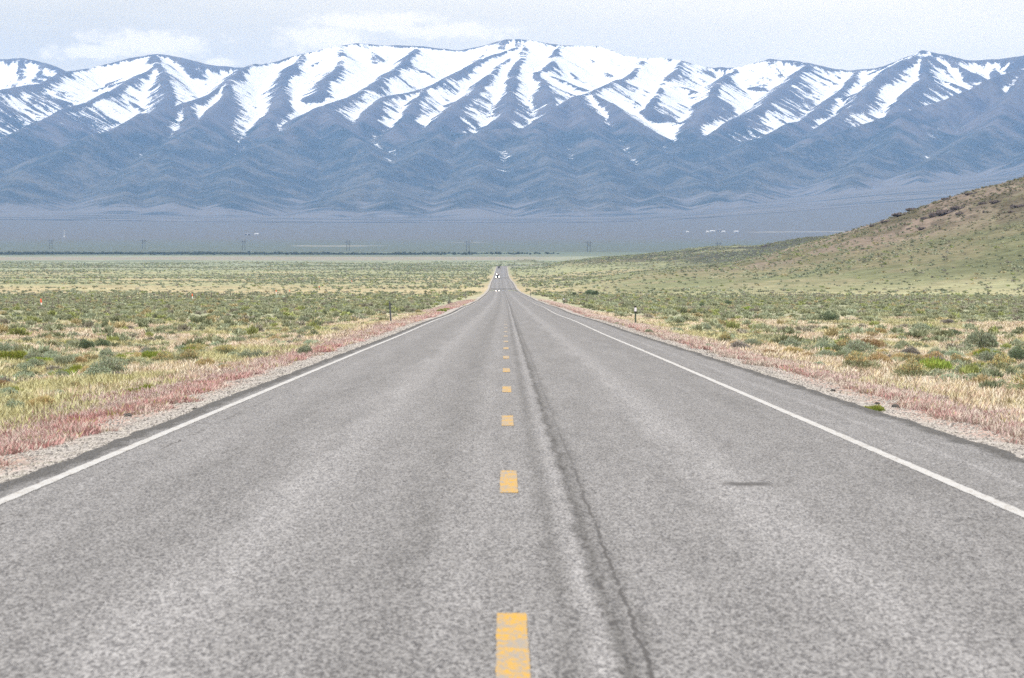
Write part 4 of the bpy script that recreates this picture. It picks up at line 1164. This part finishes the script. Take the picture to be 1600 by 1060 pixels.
# farm buildings far out on the valley floor
m_wwall = simple_mat('white_sheet_metal', (.42, .42, .42), .6, 0, .06, 1); m_dwall = simple_mat('dark_barn_boards', (.10, .09, .09), .9, 0, .2, 1)
m_roofw = simple_mat('pale_metal_roof', (.40, .41, .43), .5, .1, .06, 1); m_roofd = simple_mat('dark_roof', (.12, .12, .13), .8, 0, .2, 1)
def farm(name, px, Z, wpx, hpx, dark, label, roof=None):
    x = (px - VX) / F * Z; W = wpx / F * Z / 2; Hh = hpx / F * Z; D = W * .7
    e = empty(name, (x, Z, float(ground_z(x, Z))), R(8)); tag(e, label, 'building', 'farm buildings on the valley floor')
    e_ = Hh * .6
    v, f = box((-W, -D, -2), (W, D, e_)); new_mesh_obj('wall', v, f, m_dwall if dark else m_wwall, e)
    o_ = W * 1.06; d_ = D * 1.1
    v = np.array([(-o_, -d_, e_ + .02), (o_, -d_, e_ + .02), (o_, 0, Hh), (-o_, 0, Hh), (-o_, d_, e_ + .02), (o_, d_, e_ + .02), (-o_, -d_, e_ + .4), (o_, -d_, e_ + .4), (o_, 0, Hh + .4), (-o_, 0, Hh + .4), (-o_, d_, e_ + .4), (o_, d_, e_ + .4)])
    f = np.array([(0, 1, 2, 3), (3, 2, 5, 4), (6, 9, 8, 7), (9, 10, 11, 8), (0, 6, 7, 1), (4, 5, 11, 10), (0, 3, 9, 6), (3, 4, 10, 9), (1, 7, 8, 2), (2, 8, 11, 5)])
    new_mesh_obj('roof', v, f, m_roofd if dark else m_roofw, e)
    v, f = box((-W * .3, -D - .12, 0), (W * .15, -D - .02, e_ * .75)); new_mesh_obj('door', v, f, m_dwall if not dark else m_wwall, e)
farm('barn', 387, 11700, 8, 3.2, True, 'dark farm building at left on the hazy valley floor')
farm('shed', 401, 11800, 6, 2.4, False, 'white farm shed right of the dark farm building')
farm('farmhouse', 1074, 12300, 4, 2.2, False, 'small lone white farm building left of the row')
farm('farmhouse', 1105, 12250, 4, 2.8, False, 'leftmost white farm building of the row near the hill')
farm('shed', 1113, 12400, 8, 2.4, False, 'long white-roofed shed second in the row near the hill')
farm('barn', 1124, 12450, 6, 3.4, True, 'dark barn in the middle of the farm row near the hill')
farm('shed', 1130, 12300, 6, 2.4, False, 'white shed right of the dark barn in the farm row')
farm('shed', 1150, 12300, 7, 2.4, False, 'rightmost white shed at the end of the farm row')
# white mast far left
x = (101 - VX) / F * 11200
e = empty('white_tower', (x, 11200, float(ground_z(x, 11200)))); tag(e, 'slender white tower standing alone at far left on the valley floor', 'tower')
v, f = cyl((0, 0, -1), (0, 0, 25), 1.5, .9, 10); new_mesh_obj('mast', v, f, m_wwall, e)
v, f = box((-3.5, -3, 0), (3.5, 3, 3)); new_mesh_obj('base', v, f, m_wwall, e)

# ------------------------------------------------------------------ vehicles
m_paint = simple_mat('dark_car_paint', (.015, .016, .02), .3, 0, .1, 1, .6)
m_paint2 = simple_mat('white_car_paint', (.55, .55, .57), .3, 0, .05, 1, .6)
m_glass = simple_mat('car_glass', (.02, .025, .03), .1, 0, .05, 1, .8)
m_tyre = simple_mat('tyre_rubber', (.02, .02, .02), .9, 0, .1, 8)
m_lamp = emit_mat('lit_headlight', (1.0, .93, .85), 10.0)
m_orl = emit_mat('lit_amber_lamp', (1.0, .5, .2), 5.0)
m_red = simple_mat('red_paint', (.45, .05, .05), .5, 0, .1, 2)
def car(px, Z, label, lit, name='oncoming_truck'):
    x = (px - VX) / F * Z
    e = empty(name, (x, Z, float(zr(Z)) + .002)); tag(e, label, 'truck' if lit else 'car'); e.scale = (1.15, 1.15, 1.25)
    def prism(pts, w0, w1, nm, mat, par):      # side outline (y, z) extruded over x with a narrower top
        n_ = len(pts); V = []
        zs = [p[1] for p in pts]; a, b_ = min(zs), max(zs)
        for s in (-1, 1):
            for (y_, z_) in pts:
                w = w0 + (w1 - w0) * (z_ - a) / max(b_ - a, .01); V.append((s * w, y_, z_))
        me = bpy.data.meshes.new(nm)
        fs = [tuple(range(n_)), tuple(range(2 * n_ - 1, n_ - 1, -1))] + [(i, n_ + i, n_ + (i + 1) % n_, (i + 1) % n_) for i in range(n_)]
        me.from_pydata(V, [], fs); me.materials.append(mat); me.update()
        o = bpy.data.objects.new(nm, me); sc.collection.objects.link(o); o.parent = par
        return o
    body = prism([(-2.5, .45), (-2.6, .75), (-2.5, 1.1), (-1.3, 1.22), (2.5, 1.25), (2.55, .5)], 1.0, .94, 'body', m_paint, e)
    cab = prism([(-1.35, 1.22), (-.75, 1.85), (1.2, 1.9), (1.9, 1.24)], .92, .74, 'cabin', m_paint, e)
    ws = new_mesh_obj('windscreen', np.array([(-.80, -1.30, 1.29), (.80, -1.30, 1.29), (.68, -.80, 1.81), (-.68, -.80, 1.81), (-.80, -1.33, 1.29), (.80, -1.33, 1.29), (.68, -.83, 1.81), (-.68, -.83, 1.81)]),
        np.array([(4, 5, 6, 7), (0, 3, 2, 1), (0, 1, 5, 4), (1, 2, 6, 5), (2, 3, 7, 6), (3, 0, 4, 7)]), m_glass, cab)
    v, f = box((-.85, -2.66, .42), (.85, -2.5, .66)); new_mesh_obj('bumper', v, f, m_black, e)
    v, f = box((-.5, -2.63, .70), (.5, -2.55, 1.02)); new_mesh_obj('grille', v, f, m_black, e)
    for sx_ in (-1, 1):
        v, f = cyl((sx_ * .74, -2.5, .9), (sx_ * .74, -2.70, .9), .17, .16, 12)
        new_mesh_obj('headlight', v, f, m_lamp if lit else m_wpl, e)
        for yy_ in (-1.6, 1.6):
            v, f = cyl((sx_ * .78, yy_, .38), (sx_ * 1.01, yy_, .38), .38, .38, 16); w = new_mesh_obj('wheel', v, f, m_tyre, e)
            v, f = cyl((sx_ * 1.0, yy_, .38), (sx_ * 1.03, yy_, .38), .2, .2, 12); new_mesh_obj('rim', v, f, m_steel, w)
    if lit:
        v, f = cyl((-.55, -2.69, .55), (-.55, -2.62, .55), .09, .09, 8); new_mesh_obj('fog_lamp', v, f, m_orl, e)
        v, f = cyl((-.42, -.75, 1.93), (-.42, -.55, 1.93), .13, .13, 8); new_mesh_obj('roof_lamp', v, f, m_lamp, e)
        v, f = cyl((.30, -.75, 1.93), (.30, -.55, 1.93), .14, .14, 8); new_mesh_obj('roof_beacon', v, f, m_red, e)
    return e
car(777.4, 1755, 'oncoming truck with bright headlights in the left lane far down the road', True)
car(779.6, 2700, 'small dark car in the left lane behind the oncoming truck', False, 'oncoming_car')

# ------------------------------------------------------------------ haze
hv, hf = box((-16000, -400, -140), (16000, 29000, 1420))
m_haze = bpy.data.materials.new('haze'); m_haze.use_nodes = True
n = m_haze.node_tree.nodes; l = m_haze.node_tree.links; n.clear()
vo = n.new('ShaderNodeVolumePrincipled'); ho = n.new('ShaderNodeOutputMaterial')
vo.inputs['Color'].default_value = (.24, .44, .85, 1)
vo.inputs['Density'].default_value = 2.8e-5
vo.inputs['Anisotropy'].default_value = 0.0
l.new(vo.outputs[0], ho.inputs['Volume'])
haze = new_mesh_obj('haze', hv, hf, m_haze)
tag(haze, 'thin blue air haze filling the valley in front of the mountains', kind='stuff')
